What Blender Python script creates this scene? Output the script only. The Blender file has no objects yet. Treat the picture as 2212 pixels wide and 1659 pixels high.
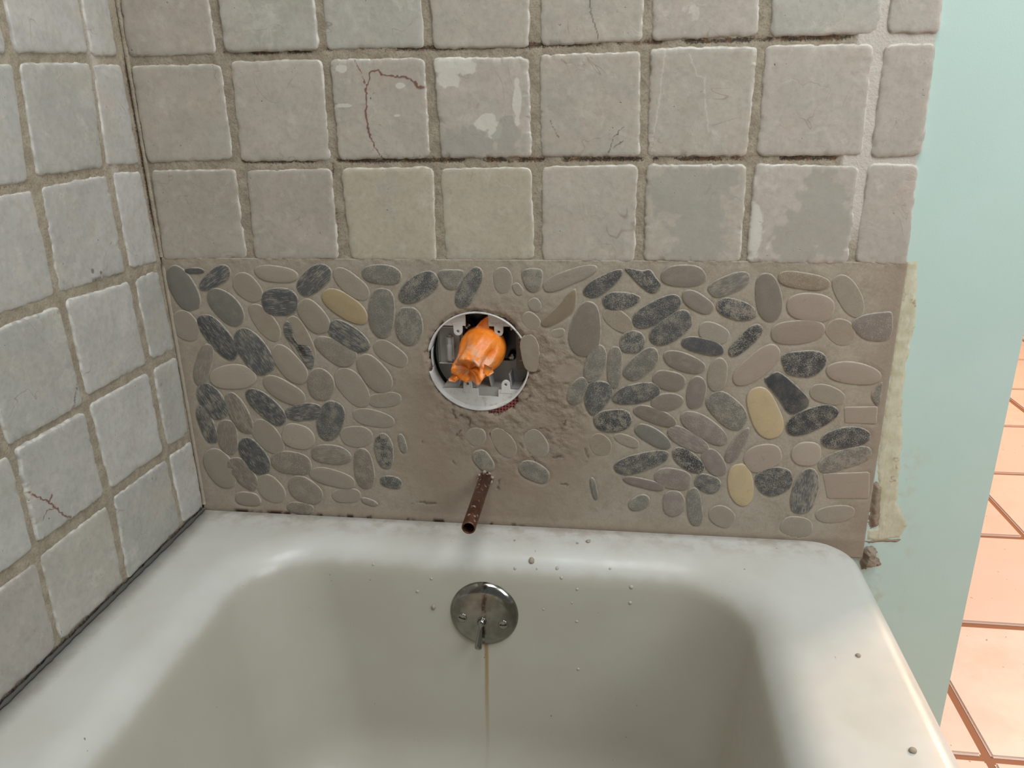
import bpy, bmesh, math, random
import numpy as np
from mathutils import Vector, Matrix
from mathutils.bvhtree import BVHTree

scene = bpy.context.scene
COL = scene.collection

# ---------------------------------------------------------------- camera
cam_data = bpy.data.cameras.new('camera')
cam = bpy.data.objects.new('camera', cam_data)
COL.objects.link(cam)
cam_data.sensor_width = 36.0
cam_data.lens = 1677.19 / 2212 * 36.0
cam_data.clip_start = 0.01
cam.location = (0.58053, -0.92147, 0.53873)
cam.rotation_euler = (1.22391, 0.01922, 0.13290)
scene.camera = cam

# ---------------------------------------------------------------- world, lights, exposure
world = bpy.data.worlds.new('world')
scene.world = world
world.use_nodes = True
bg = world.node_tree.nodes['Background']
bg.inputs[0].default_value = (0.93, 0.985, 1.0, 1)
bg.inputs[1].default_value = 0.18

def area_light(name, loc, target, size, power, color, size_y=None):
    d = bpy.data.lights.new(name, 'AREA')
    d.energy = power
    d.color = color
    d.size = size
    if size_y:
        d.shape = 'RECTANGLE'
        d.size_y = size_y
    o = bpy.data.objects.new(name, d)
    COL.objects.link(o)
    o.location = loc
    o.rotation_euler = (Vector(target) - Vector(loc)).to_track_quat('-Z', 'Y').to_euler()
    return o

area_light('side_light', (1.80, -0.85, 1.25), (0.60, -0.05, 0.30), 0.85, 15.5, (0.93, 0.99, 1.0), 0.85)  # unseen soft area light from the right, actual source unknown
area_light('ceiling_light', (0.80, -0.75, 2.0), (0.55, -0.2, 0.3), 0.9, 18.5, (0.96, 0.99, 1.0), 0.9)
area_light('hall_lamp', (2.75, 1.62, 1.55), (1.3, 0.35, -0.3), 0.45, 70.0, (1.0, 0.65, 0.42), 0.45)

vs = scene.view_settings
vs.view_transform = 'Standard'
vs.look = 'None'
vs.exposure = 0.0
vs.gamma = 1.0
vs.use_curve_mapping = False

# ---------------------------------------------------------------- helpers
def lin(r, g, b, a=1.0):
    f = lambda c: (c / 255 / 12.92) if c / 255 <= 0.04045 else ((c / 255 + 0.055) / 1.055) ** 2.4
    return (f(r), f(g), f(b), a)

_tab = np.random.default_rng(7).random((256, 256))
def vnoise(x, y, seed=0):
    x = np.asarray(x, float) + seed * 17.31; y = np.asarray(y, float) + seed * 9.77
    xi = np.floor(x).astype(int); yi = np.floor(y).astype(int)
    fx = x - xi; fy = y - yi
    fx = fx * fx * (3 - 2 * fx); fy = fy * fy * (3 - 2 * fy)
    t = lambda i, j: _tab[i & 255, j & 255]
    a = t(xi, yi) * (1 - fx) + t(xi + 1, yi) * fx
    b = t(xi, yi + 1) * (1 - fx) + t(xi + 1, yi + 1) * fx
    return a * (1 - fy) + b * fy
def fbm(x, y, seed=0, octv=4):
    s = 0; a = .5
    for k in range(octv):
        s = s + a * vnoise(np.asarray(x) * 2 ** k, np.asarray(y) * 2 ** k, seed + k * 3)
        a *= .5
    return s / (1 - .5 ** octv)
def sstep(a, b, x):
    t = np.clip((x - a) / (b - a), 0, 1)
    return t * t * (3 - 2 * t)

def mesh_obj(name, verts, faces, mat=None, parent=None, smooth=True, attrs=None):
    me = bpy.data.meshes.new(name)
    me.from_pydata([tuple(map(float, v)) for v in verts], [], [tuple(int(i) for i in f) for f in faces])
    me.polygons.foreach_set('use_smooth', [smooth] * len(me.polygons))
    for k, v in (attrs or {}).items():
        a = me.attributes.new(k, 'FLOAT', 'POINT')
        a.data.foreach_set('value', np.asarray(v, np.float32).ravel())
    me.update()
    o = bpy.data.objects.new(name, me)
    COL.objects.link(o)
    if mat: me.materials.append(mat)
    if parent: o.parent = parent
    return o
def bm_obj(name, bm, mat=None, parent=None, smooth=False):
    me = bpy.data.meshes.new(name)
    bmesh.ops.recalc_face_normals(bm, faces=bm.faces[:])
    bm.to_mesh(me); bm.free()
    me.polygons.foreach_set('use_smooth', [smooth] * len(me.polygons))
    o = bpy.data.objects.new(name, me)
    COL.objects.link(o)
    if mat: me.materials.append(mat)
    if parent: o.parent = parent
    return o
def empty(name, loc=(0, 0, 0)):
    o = bpy.data.objects.new(name, None)
    o.empty_display_size = .05
    o.location = loc
    COL.objects.link(o)
    return o
def tag(o, label=None, cat=None, group=None, kind=None):
    for k, v in (('label', label), ('category', cat), ('group', group), ('kind', kind)):
        if v: o[k] = v
    return o
def add_box(bm, x0, x1, y0, y1, z0, z1, bevel=0.0):
    r = bmesh.ops.create_cube(bm, size=1)
    for v in r['verts']:
        v.co = Vector(((x0 + x1) / 2 + v.co.x * (x1 - x0), (y0 + y1) / 2 + v.co.y * (y1 - y0), (z0 + z1) / 2 + v.co.z * (z1 - z0)))
    if bevel:
        es = list({e for v in r['verts'] for e in v.link_edges})
        bmesh.ops.bevel(bm, geom=es, offset=bevel, segments=2, affect='EDGES')
def lathe(profile, n=48):
    """profile (r, h) about local Z"""
    vs_, fs = [], []
    m = len(profile)
    for i in range(n):
        a = 2 * math.pi * i / n
        for r, h in profile:
            vs_.append((r * math.cos(a), r * math.sin(a), h))
    for i in range(n):
        j = (i + 1) % n
        for k in range(m - 1):
            fs.append((i * m + k, j * m + k, j * m + k + 1, i * m + k + 1))
    return vs_, fs
def grid_faces(nu, nv, keep=None, flip=False):
    i = np.arange(nu * nv).reshape(nu, nv)
    f = np.stack([i[:-1, :-1], i[1:, :-1], i[1:, 1:], i[:-1, 1:]], -1).reshape(-1, 4)
    if flip: f = f[:, ::-1]
    if keep is not None:
        f = f[np.asarray(keep).reshape(-1)]
    return f
def inside_poly(px, py, poly):
    c = np.zeros(px.shape, bool)
    n = len(poly)
    for i in range(n):
        x1, y1 = poly[i]; x2, y2 = poly[(i + 1) % n]
        hit = ((y1 > py) != (y2 > py)) & (px < (x2 - x1) * (py - y1) / (y2 - y1 + 1e-12) + x1)
        c ^= hit
    return c
def dist_poly(px, py, poly, closed=True):
    d = np.full(px.shape, 1e9)
    n = len(poly)
    for i in range(n if closed else n - 1):
        x1, y1 = poly[i]; x2, y2 = poly[(i + 1) % n]
        ex, ey = x2 - x1, y2 - y1
        t = np.clip(((px - x1) * ex + (py - y1) * ey) / (ex * ex + ey * ey + 1e-12), 0, 1)
        d = np.minimum(d, np.hypot(px - x1 - t * ex, py - y1 - t * ey))
    return d
def smooth_loop(pts, n):
    """closed Catmull-Rom, n points per span"""
    pts = [np.array(p, float) for p in pts]
    out = []; m = len(pts)
    for i in range(m):
        p0, p1, p2, p3 = pts[i - 1], pts[i], pts[(i + 1) % m], pts[(i + 2) % m]
        for k in range(n):
            t = k / n
            out.append(.5 * ((2 * p1) + (-p0 + p2) * t + (2 * p0 - 5 * p1 + 4 * p2 - p3) * t * t + (-p0 + 3 * p1 - 3 * p2 + p3) * t ** 3))
    return out

# ---------------------------------------------------------------- materials
class NT:
    def __init__(self, name):
        self.m = bpy.data.materials.new(name)
        self.m.use_nodes = True
        self.t = self.m.node_tree
        self.b = self.t.nodes['Principled BSDF']
    def n(self, ty, **kw):
        nd = self.t.nodes.new(ty)
        for k, v in kw.items():
            if k.startswith('i_'):
                key = k[2:]
                key = int(key) if key.isdigit() else key.replace('_', ' ')
                self.put(nd.inputs[key], v)
            else:
                setattr(nd, k, v)
        return nd
    def put(self, sock, v):
        if isinstance(v, bpy.types.NodeSocket): self.t.links.new(v, sock)
        else: sock.default_value = v
    def set(self, **kw):
        for k, v in kw.items(): self.put(self.b.inputs[k.replace('_', ' ')], v)
    def coord(self, scale=(1, 1, 1), which='Object', rnd=True):
        tc = self.n('ShaderNodeTexCoord')
        v = tc.outputs[which]
        if rnd:
            oi = self.n('ShaderNodeObjectInfo')
            s = self.n('ShaderNodeVectorMath', operation='SCALE', i_0=(13.1, 7.7, 9.3), i_Scale=oi.outputs['Random'])
            v = self.n('ShaderNodeVectorMath', operation='ADD', i_0=v, i_1=s.outputs[0]).outputs[0]
        return self.n('ShaderNodeMapping', i_Vector=v, i_Scale=scale).outputs[0]
    def noise(self, vec, scale, detail=4, rough=.55, dist=0):
        return self.n('ShaderNodeTexNoise', i_Vector=vec, i_Scale=scale, i_Detail=detail, i_Roughness=rough, i_Distortion=dist).outputs['Fac']
    def ramp(self, fac, a, b, lo=0., hi=1.):
        return self.n('ShaderNodeMapRange', interpolation_type='SMOOTHSTEP', i_Value=fac, i_From_Min=a, i_From_Max=b, i_To_Min=lo, i_To_Max=hi).outputs[0]
    def math(self, op, a, b=0.0, clamp=False):
        return self.n('ShaderNodeMath', operation=op, use_clamp=clamp, i_0=a, i_1=b).outputs[0]
    def mix(self, fac, a, b):
        nd = self.n('ShaderNodeMix', data_type='RGBA')
        self.put(nd.inputs[0], fac); self.put(nd.inputs[6], a); self.put(nd.inputs[7], b)
        return nd.outputs[2]
    def attr(self, name, ty='GEOMETRY', out='Fac'):
        return self.n('ShaderNodeAttribute', attribute_name=name, attribute_type=ty).outputs[out]
    def bump(self, h, strength=.3, dist=.001, normal=None):
        nd = self.n('ShaderNodeBump', i_Height=h, i_Strength=strength, i_Distance=dist)
        if normal: self.put(nd.inputs['Normal'], normal)
        return nd.outputs[0]

def mat_plain(name, col, rough=.5, metal=0., spec=.5):
    t = NT(name); t.set(Base_Color=col, Roughness=rough, Metallic=metal, Specular_IOR_Level=spec)
    return t.m

def mat_tile():
    t = NT('tumbled_marble')
    v = t.coord()
    tone = t.attr('tone', 'OBJECT', 'Color'); tone2 = t.attr('tone2', 'OBJECT', 'Color')
    cloud = t.noise(v, 16, 5, .6, .6)
    c = t.mix(t.ramp(cloud, .36, .62), tone, tone2)
    warm = t.noise(v, 19, 6, .62, .8)
    c = t.mix(t.math('MULTIPLY', t.ramp(warm, .48, .68), .38), c, lin(188, 173, 158))
    c = t.mix(t.math('MULTIPLY', t.ramp(t.noise(v, 27, 6, .65, .5), .50, .68), .45), c, lin(168, 167, 155))
    c = t.mix(t.math('MULTIPLY', t.ramp(t.noise(v, 31, 7, .7, .3), .56, .70), .40), c, lin(204, 198, 186))
    edgy = t.noise(v, 11, 6, .62, .4)
    pale = t.math('MULTIPLY', t.ramp(edgy, .60, .615), t.attr('patchy', 'OBJECT'))
    c = t.mix(t.math('MULTIPLY', pale, .7), c, lin(206, 200, 188))
    fine = t.noise(v, 150, 4, .6)
    c = t.mix(t.math('MULTIPLY', t.ramp(fine, .40, .72), .18), c, lin(120, 108, 96))
    c = t.mix(t.math('MULTIPLY', t.ramp(t.noise(v, 70, 3, .5), .55, .75), .20), c, lin(215, 208, 198))
    # thin mineral veins
    vv = t.noise(v, 9, 3, .5, 1.4)
    ridge = t.math('ABSOLUTE', t.math('SUBTRACT', vv, .5))
    vein = t.math('MULTIPLY', t.ramp(ridge, .004, .0, 0, 1), t.ramp(t.noise(v, 20, 2), .48, .62))
    c = t.mix(t.math('MULTIPLY', vein, .4), c, lin(112, 92, 80))
    vv2 = t.noise(v, 13, 3, .5, 2.2)
    lv = t.math('MULTIPLY', t.ramp(t.math('ABSOLUTE', t.math('SUBTRACT', vv2, .47)), .007, 0, 0, 1), t.ramp(t.noise(v, 26, 2), .5, .62))
    c = t.mix(t.math('MULTIPLY', lv, .22), c, lin(212, 206, 196))
    # pits
    pit_n = t.noise(v, 260, 2, .5)
    pit = t.math('MULTIPLY', t.ramp(pit_n, .70, .76), t.ramp(t.noise(v, 30, 2), .52, .68))
    c = t.mix(t.math('MULTIPLY', pit, .8), c, lin(70, 60, 54))
    # mapped features
    c = t.mix(t.attr('white'), c, lin(208, 203, 192))
    c = t.mix(t.math('MULTIPLY', t.attr('grey'), .8), c, lin(160, 156, 146))
    c = t.mix(t.math('MULTIPLY', t.attr('red'), .85), c, lin(112, 62, 54))
    c = t.mix(t.math('MULTIPLY', t.attr('crack'), .8), c, lin(84, 74, 66))
    c = t.mix(t.math('MULTIPLY', t.attr('rim'), .55), c, lin(224, 220, 212))
    h = t.math('ADD', t.math('MULTIPLY', fine, .5), t.math('MULTIPLY', t.noise(v, 45, 4, .6), .45))
    h = t.math('SUBTRACT', h, t.math('MULTIPLY', pit, 1.2))
    h = t.math('ADD', h, t.math('MULTIPLY', lv, .08))
    t.set(Base_Color=c, Roughness=t.ramp(cloud, .3, .7, .34, .5), Specular_IOR_Level=.45, Normal=t.bump(h, .5, .0012))
    return t.m

def mat_joint():
    t = NT('joint_grout')
    v = t.coord(rnd=False, which='Object')
    n1 = t.noise(v, 60, 5, .6); n2 = t.noise(v, 420, 3, .6)
    c = t.mix(t.ramp(n1, .35, .68), lin(148, 137, 120), lin(169, 158, 140))
    c = t.mix(t.math('MULTIPLY', t.ramp(n2, .45, .7), .35), c, lin(112, 98, 82))
    c = t.mix(t.attr('pale'), c, lin(198, 190, 180))
    m = t.attr('mold')
    c = t.mix(t.math('MULTIPLY', t.ramp(t.math('ADD', m, t.math('MULTIPLY', t.math('SUBTRACT', t.noise(v, 380, 4, .7), .5), 1.5)), .45, .95), .88), c, lin(50, 36, 26))
    c = t.mix(t.math('MULTIPLY', t.math('MULTIPLY', m, t.ramp(t.noise(v, 160, 3, .6), .5, .62)), .5), c, lin(128, 92, 62))
    t.set(Base_Color=c, Roughness=.85, Specular_IOR_Level=.25, Normal=t.bump(t.math('ADD', n2, n1), .6, .0012))
    return t.m

def mat_mortar():
    t = NT('pebble_mortar')
    v = t.coord(rnd=False)
    n1 = t.noise(v, 22, 5, .6); n2 = t.noise(v, 330, 4, .65); n3 = t.noise(v, 1100, 2, .5)
    c = t.mix(t.ramp(n1, .33, .66), lin(154, 143, 127), lin(166, 155, 140))
    c = t.mix(t.math('MULTIPLY', t.ramp(n2, .40, .66), .25), c, lin(186, 178, 162))
    c = t.mix(t.math('MULTIPLY', t.ramp(t.noise(v, 90, 4), .5, .7), .25), c, lin(128, 114, 98))
    c = t.mix(t.math('MULTIPLY', t.attr('fresh'), t.ramp(t.noise(v, 14, 5, .6), .2, .6, .35, .85)), c, lin(146, 129, 112))
    c = t.mix(t.attr('dark'), c, lin(66, 48, 38))
    t.set(Base_Color=c, Roughness=.9, Specular_IOR_Level=.2,
          Normal=t.bump(t.math('ADD', n2, t.math('MULTIPLY', n3, .5)), t.ramp(t.attr('rough'), 0, 1, .22, .9), .0012))
    return t.m

def mat_pebble():
    t = NT('river_pebble')
    v = t.coord()
    vs_ = t.coord(scale=(.07, 1.0, 1))
    tone = t.attr('tone', 'OBJECT', 'Color'); haze = t.attr('haze', 'OBJECT'); streak = t.attr('streak', 'OBJECT')
    sm = t.attr('smoothness', 'OBJECT')
    cl = t.noise(v, 70, 3, .5)
    c = t.mix(t.math('MULTIPLY', t.ramp(cl, .35, .7), .3), tone, t.mix(.5, tone, lin(146, 136, 122)))
    film = lin(160, 152, 138)
    sp = t.noise(v, 1000, 3, .6)
    st = t.noise(vs_, 1500, 3, .6)
    tex = t.n('ShaderNodeMix', data_type='FLOAT', i_0=streak, i_2=sp, i_3=st).outputs[0]
    big = t.noise(v, 95, 3, .55)
    lev = t.math('ADD', t.math('MULTIPLY', haze, .13), t.math('MULTIPLY', t.math('SUBTRACT', big, .5), .40))
    f = t.ramp(t.math('ADD', tex, lev), .575, .67)
    f = t.math('MULTIPLY', f, t.math('SUBTRACT', 1.0, sm))
    f2 = t.math('MULTIPLY', t.ramp(t.math('ADD', big, t.math('MULTIPLY', haze, .20)), .62, .82), t.ramp(haze, .3, 1.0, .15, .9))
    c = t.mix(t.math('MULTIPLY', f, .72), c, film)
    c = t.mix(t.math('MULTIPLY', f2, .5), c, lin(154, 144, 128))
    c = t.mix(t.math('MULTIPLY', t.attr('rim'), t.ramp(t.noise(v, 120, 3, .6), .3, .6, .25, .8)), c, lin(184, 174, 158))
    crk = t.noise(v, 42, 2, .5, 1.0)
    cr = t.math('MULTIPLY', t.ramp(t.math('ABSOLUTE', t.math('SUBTRACT', crk, .5)), .006, 0, 0, 1), sm)
    c = t.mix(t.math('MULTIPLY', cr, .3), c, lin(92, 80, 70))
    h = t.math('ADD', t.math('MULTIPLY', f, .7), t.math('MULTIPLY', tex, .5))
    t.set(Base_Color=c, Roughness=t.ramp(f, 0, 1, .45, .75), Specular_IOR_Level=.4, Normal=t.bump(h, .35, .0007))
    return t.m

def mat_enamel():
    t = NT('tub_enamel')
    tc = t.n('ShaderNodeVectorMath', operation='ADD', i_0=t.n('ShaderNodeTexCoord').outputs['Object'], i_1=(.44, -.7, -.4)).outputs[0]
    v = tc
    sx = t.n('ShaderNodeSeparateXYZ', i_0=tc)
    n1 = t.noise(v, 9, 5, .6); n2 = t.noise(v, 40, 5, .65)
    c = t.mix(t.ramp(n1, .35, .7), lin(201, 200, 194), lin(195, 192, 183))
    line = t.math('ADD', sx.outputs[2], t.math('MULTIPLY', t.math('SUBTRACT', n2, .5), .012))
    c = t.mix(t.math('MULTIPLY', t.ramp(line, -.016, -.030), t.ramp(n1, .3, .7, .85, 1.)), c, lin(180, 175, 162))  # yellowed enamel below the roll, darkened to stand in for basin shade
    # scuffs and dirt film near the wall edge of the deck
    near = t.math('MAXIMUM', t.ramp(sx.outputs[1], -.070, -.004), t.math('MULTIPLY', t.ramp(sx.outputs[0], .045, .0), .8))
    d = t.math('MULTIPLY', near, t.ramp(n2, .42, .66))
    c = t.mix(t.math('MULTIPLY', d, .6), c, lin(160, 146, 132))
    spk = t.noise(v, 170, 2, .5)
    spots = t.math('MULTIPLY', t.ramp(spk, .755, .775), t.ramp(t.noise(v, 17, 2), .5, .6))
    c = t.mix(t.math('MULTIPLY', spots, .75), c, lin(92, 78, 64))
    # short dark scratches
    sv = t.n('ShaderNodeMapping', i_Vector=tc, i_Scale=(1, .16, 1)).outputs[0]
    scr = t.math('MULTIPLY', t.ramp(t.noise(sv, 150, 2, .5), .75, .77), t.ramp(t.noise(v, 12, 2), .52, .62))
    c = t.mix(t.math('MULTIPLY', scr, .5), c, lin(110, 98, 84))
    # rust run below the overflow plate
    wob = t.math('MULTIPLY', t.math('SUBTRACT', t.noise(v, 24, 2), .5), .004)
    dx = t.math('ABSOLUTE', t.math('SUBTRACT', t.math('ADD', sx.outputs[0], wob), .4235))
    run = t.math('MULTIPLY', t.ramp(dx, .0042, .0008, 0, 1), t.ramp(sx.outputs[2], -.10, -.125))
    run = t.math('MULTIPLY', run, t.ramp(sx.outputs[2], -.30, -.13, .12, .8))
    c = t.mix(run, c, lin(150, 116, 58))
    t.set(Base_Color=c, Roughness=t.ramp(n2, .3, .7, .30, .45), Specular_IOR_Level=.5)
    t.b.inputs['Coat Weight'].default_value = .06
    t.b.inputs['Coat Roughness'].default_value = .12
    return t.m

def mat_mint():
    t = NT('mint_paint')
    v = t.coord(rnd=False)
    n1 = t.noise(v, 8, 4, .6); n2 = t.noise(v, 500, 2, .5)
    c = t.mix(t.ramp(n1, .35, .7), lin(190, 214, 205), lin(194, 216, 209))
    tc = t.n('ShaderNodeTexCoord').outputs['Object']
    sx = t.n('ShaderNodeSeparateXYZ', i_0=tc)
    near = t.math('MULTIPLY', t.ramp(sx.outputs[0], .985, .925), t.ramp(sx.outputs[2], .26, .08))
    blot = t.math('MULTIPLY', near, t.ramp(t.noise(v, 34, 4, .6), .52, .66))
    c = t.mix(t.math('MULTIPLY', blot, .45), c, lin(186, 178, 152))
    t.set(Base_Color=c, Roughness=.55, Specular_IOR_Level=.3, Normal=t.bump(n2, .12, .0006))
    return t.m

def mat_plaster():
    t = NT('cream_plaster')
    v = t.coord(rnd=False)
    n1 = t.noise(v, 45, 5, .65); n2 = t.noise(t.coord(scale=(1, 1, .3), rnd=False), 240, 3, .6)
    c = t.mix(t.ramp(n1, .35, .65), lin(206, 202, 180), lin(190, 186, 158))
    c = t.mix(t.math('MULTIPLY', t.ramp(t.noise(v, 33, 4, .7), .57, .66), .7), c, lin(150, 124, 92))
    c = t.mix(t.math('MULTIPLY', t.ramp(n2, .52, .7), .3), c, lin(168, 164, 140))
    t.set(Base_Color=c, Roughness=.85, Specular_IOR_Level=.2, Normal=t.bump(t.math('ADD', n1, n2), .5, .001))
    return t.m

def mat_terracotta():
    t = NT('terracotta')
    v = t.coord()
    tone = t.attr('tone', 'OBJECT', 'Color')
    n1 = t.noise(v, 12, 4, .6); n2 = t.noise(v, 200, 3, .6)
    c = t.mix(t.ramp(n1, .35, .7), tone, lin(232, 204, 190))
    spk = t.math('MULTIPLY', t.ramp(t.noise(v, 95, 2, .5), .735, .755), .6)
    c = t.mix(spk, c, lin(150, 90, 62))
    t.set(Base_Color=c, Roughness=.42, Specular_IOR_Level=.35, Normal=t.bump(n2, .1, .001))
    return t.m

def mat_chrome(rust=True):
    t = NT('chrome_plate' if rust else 'chrome')
    v = t.coord(rnd=False)
    c = lin(150, 148, 143)
    r = .10
    if rust:
        sx = t.n('ShaderNodeSeparateXYZ', i_0=t.n('ShaderNodeTexCoord').outputs['Object'])
        wob = t.math('MULTIPLY', t.math('SUBTRACT', t.noise(v, 90, 3), .5), .006)
        dx = t.math('ABSOLUTE', t.math('ADD', t.math('SUBTRACT', sx.outputs[0], .001), wob))
        run = t.math('MULTIPLY', t.ramp(dx, .0045, .001, 0, 1), t.ramp(t.noise(v, 160, 3), .35, .6))
        film = t.ramp(t.noise(v, 60, 4), .35, .7)
        c = t.mix(t.math('MULTIPLY', film, .5), c, lin(104, 96, 86))
        c = t.mix(t.math('MULTIPLY', run, .75), c, lin(72, 46, 34))
        r = t.ramp(film, 0, 1, .10, .22)
    t.set(Base_Color=c, Metallic=1.0, Roughness=r)
    return t.m

def mat_copper():
    t = NT('copper_pipe')
    v = t.coord(rnd=False)
    n = t.noise(v, 110, 5, .7)
    c = t.mix(t.ramp(t.noise(v, 40, 3), .3, .7), lin(120, 84, 66), lin(92, 62, 48))
    f = t.math('MULTIPLY', t.ramp(n, .56, .66), .75)
    c = t.mix(f, c, lin(176, 158, 148))
    t.set(Base_Color=c, Metallic=t.math('SUBTRACT', .75, t.math('MULTIPLY', f, .7)), Roughness=t.ramp(f, 0, 1, .36, .8), Normal=t.bump(n, .3, .0006))
    return t.m

def mat_tape():
    t = NT('orange_tape')
    v = t.coord(rnd=False)
    n = t.noise(v, 130, 4, .6, .6)
    c = t.mix(t.ramp(n, .3, .7), lin(236, 122, 22), lin(242, 146, 56))
    dirt = t.math('MULTIPLY', t.ramp(t.noise(v, 75, 4, .6), .44, .62), t.attr('dusty'))
    c = t.mix(t.math('MULTIPLY', dirt, .75), c, lin(214, 170, 140))
    t.set(Base_Color=c, Roughness=.36, Specular_IOR_Level=.5, Normal=t.bump(n, .35, .0012))
    t.b.inputs['Subsurface Weight'].default_value = .08
    t.b.inputs['Subsurface Radius'].default_value = (.004, .002, .001)
    return t.m

def mat_membrane():
    t = NT('red_membrane')
    v = t.coord(rnd=False)
    sx = t.n('ShaderNodeSeparateXYZ', i_0=v)
    def line(s):
        f = t.math('FRACT', t.math('MULTIPLY', s, 1 / .0042))
        return t.ramp(t.math('ABSOLUTE', t.math('SUBTRACT', f, .5)), .40, .44)
    g = t.math('MAXIMUM', line(sx.outputs[0]), line(sx.outputs[2]))
    c = t.mix(g, t.mix(t.noise(v, 90), lin(128, 24, 32), lin(96, 20, 26)), lin(188, 130, 124))
    t.set(Base_Color=c, Roughness=.5)
    return t.m

def mat_plastic():
    t = NT('white_plastic')
    v = t.coord(rnd=False)
    n = t.noise(v, 130, 4, .6)
    c = t.mix(t.math('MULTIPLY', t.ramp(n, .5, .72), .5), lin(214, 212, 208), lin(164, 154, 146))
    t.set(Base_Color=c, Roughness=.42, Specular_IOR_Level=.4)
    return t.m

M = dict(tile=mat_tile(), joint=mat_joint(), mortar=mat_mortar(), pebble=mat_pebble(), enamel=mat_enamel(), mint=mat_mint(),
         plaster=mat_plaster(), terracotta=mat_terracotta(), chrome=mat_chrome(), chrome2=mat_chrome(False), copper=mat_copper(),
         tape=mat_tape(), membrane=mat_membrane(), plastic=mat_plastic(),
         grey_plastic=mat_plain('grey_plastic', lin(172, 170, 166), .5),
         black=mat_plain('black_plastic', lin(14, 14, 15), .3),
         backing=mat_plain('cement_board', lin(120, 112, 100), .9, spec=.2),
         cavity=mat_plain('cavity_dark', lin(40, 36, 32), .9, spec=.1),
         floor_joint=mat_plain('floor_grout', lin(158, 112, 86), .9, spec=.2),
         caulk=mat_plain('grimy_caulk', lin(84, 82, 78), .6, spec=.3),
         light_bit=mat_plain('pale_wire', lin(206, 204, 198), .4),
         drop=mat_plain('dried_drop', lin(186, 182, 168), .5),
         flake=mat_plain('pipe_flake', lin(160, 142, 131), .85, spec=.2),
         mark=mat_plain('pale_mark', lin(176, 172, 164), .6))

# ---------------------------------------------------------------- measured data (millimetres on each wall plane)
CRACKS=[[[392.5,140.9],[394.9,149.9],[388.9,154.9],[382.0,156.8]],[[381.2,136.7],[375.1,127.5]],[[420.0,130.8],[430.7,116.2],[445.7,98.6]],[[461.3,118.9],[470.8,105.8],[479.0,97.1]],[[486.2,142.9],[497.1,139.7],[503.9,132.5]],[[430.4,156.3],[426.4,160.6],[431.7,152.0]],[[513.3,137.3],[518.7,153.6]],[[546.0,116.5],[547.6,98.6]],[[365.0,92.0],[378.8,81.8]],[[502.5,101.1],[514.8,102.4]],[[307.4,22.8],[320.8,25.1],[341.3,24.6]],[[513.5,63.4],[530.2,59.6]],[[327.8,116.5],[346.3,116.5]],[[429.1,51.4],[430.8,64.1]],[[473.5,217.4],[485.4,219.2]],[[469.0,180.4],[474.5,187.8]],[[371.2,164.1],[376.3,152.5]],[[339.5,243.5],[336.6,240.6]]]
TILES_BACK=[[[6.2,712.7],[111.8,712.8],[113.4,598.8],[1.7,598.7]],[[124.6,714.5],[236.7,713.9],[237.7,599.9],[123.4,600.5]],[[247.2,713.7],[360.2,713.0],[360.0,599.0],[245.4,599.7]],[[365.8,710.8],[479.3,710.7],[477.9,596.7],[370.4,596.8]],[[488.7,711.3],[600.8,712.4],[600.2,598.4],[490.2,597.3]],[[608.1,713.1],[719.0,714.4],[720.2,600.4],[609.0,599.1]],[[729.9,713.6],[841.4,713.1],[841.8,599.1],[732.0,599.6]],[[845.8,713.3],[898.9,711.4],[900.7,597.4],[849.5,599.3]],[[3.4,589.6],[116.9,588.3],[116.3,481.1],[3.2,478.4]],[[128.2,591.0],[238.9,590.6],[239.0,478.8],[124.8,478.3]],[[247.7,590.4],[359.4,589.0],[359.6,480.2],[248.8,479.2]],[[368.9,589.2],[477.3,586.4],[479.3,479.9],[372.9,480.0]],[[488.1,589.0],[598.6,589.3],[601.6,479.6],[489.4,479.8]],[[609.3,592.2],[721.5,590.5],[719.2,478.3],[609.8,479.5]],[[728.9,592.1],[838.4,590.4],[841.3,478.0],[729.1,478.2]],[[849.1,589.2],[899.7,589.1],[902.2,477.3],[848.9,475.0]],[[5.8,469.6],[117.0,470.3],[116.7,360.2],[2.3,358.3]],[[129.3,469.1],[238.7,470.3],[237.1,360.9],[126.5,359.1]],[[250.1,469.6],[363.0,471.2],[360.9,358.8],[250.1,359.8]],[[370.7,469.6],[479.2,469.6],[481.9,361.3],[371.2,358.3]],[[489.9,470.6],[600.3,471.1],[600.5,359.3],[489.7,359.7]],[[609.1,471.0],[720.4,469.9],[721.5,360.1],[610.7,360.4]],[[727.8,470.8],[839.8,467.3],[840.6,358.2],[727.8,359.0]],[[848.1,470.1],[900.8,468.2],[904.6,357.6],[847.4,360.4]],[[6.2,833.7],[111.8,833.8],[111.8,719.8],[6.2,719.7]],[[124.6,835.5],[236.7,834.9],[236.7,720.9],[124.6,721.5]],[[247.2,834.7],[360.2,834.0],[360.2,720.0],[247.2,720.7]],[[365.8,831.8],[479.3,831.7],[479.3,717.7],[365.8,717.8]],[[488.7,832.3],[600.8,833.4],[600.8,719.4],[488.7,718.3]],[[608.1,834.1],[719.0,835.4],[719.0,721.4],[608.1,720.1]],[[729.9,834.6],[841.4,834.1],[841.4,720.1],[729.9,720.6]],[[845.8,834.3],[898.9,832.4],[898.9,718.4],[845.8,720.3]]]
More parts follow.
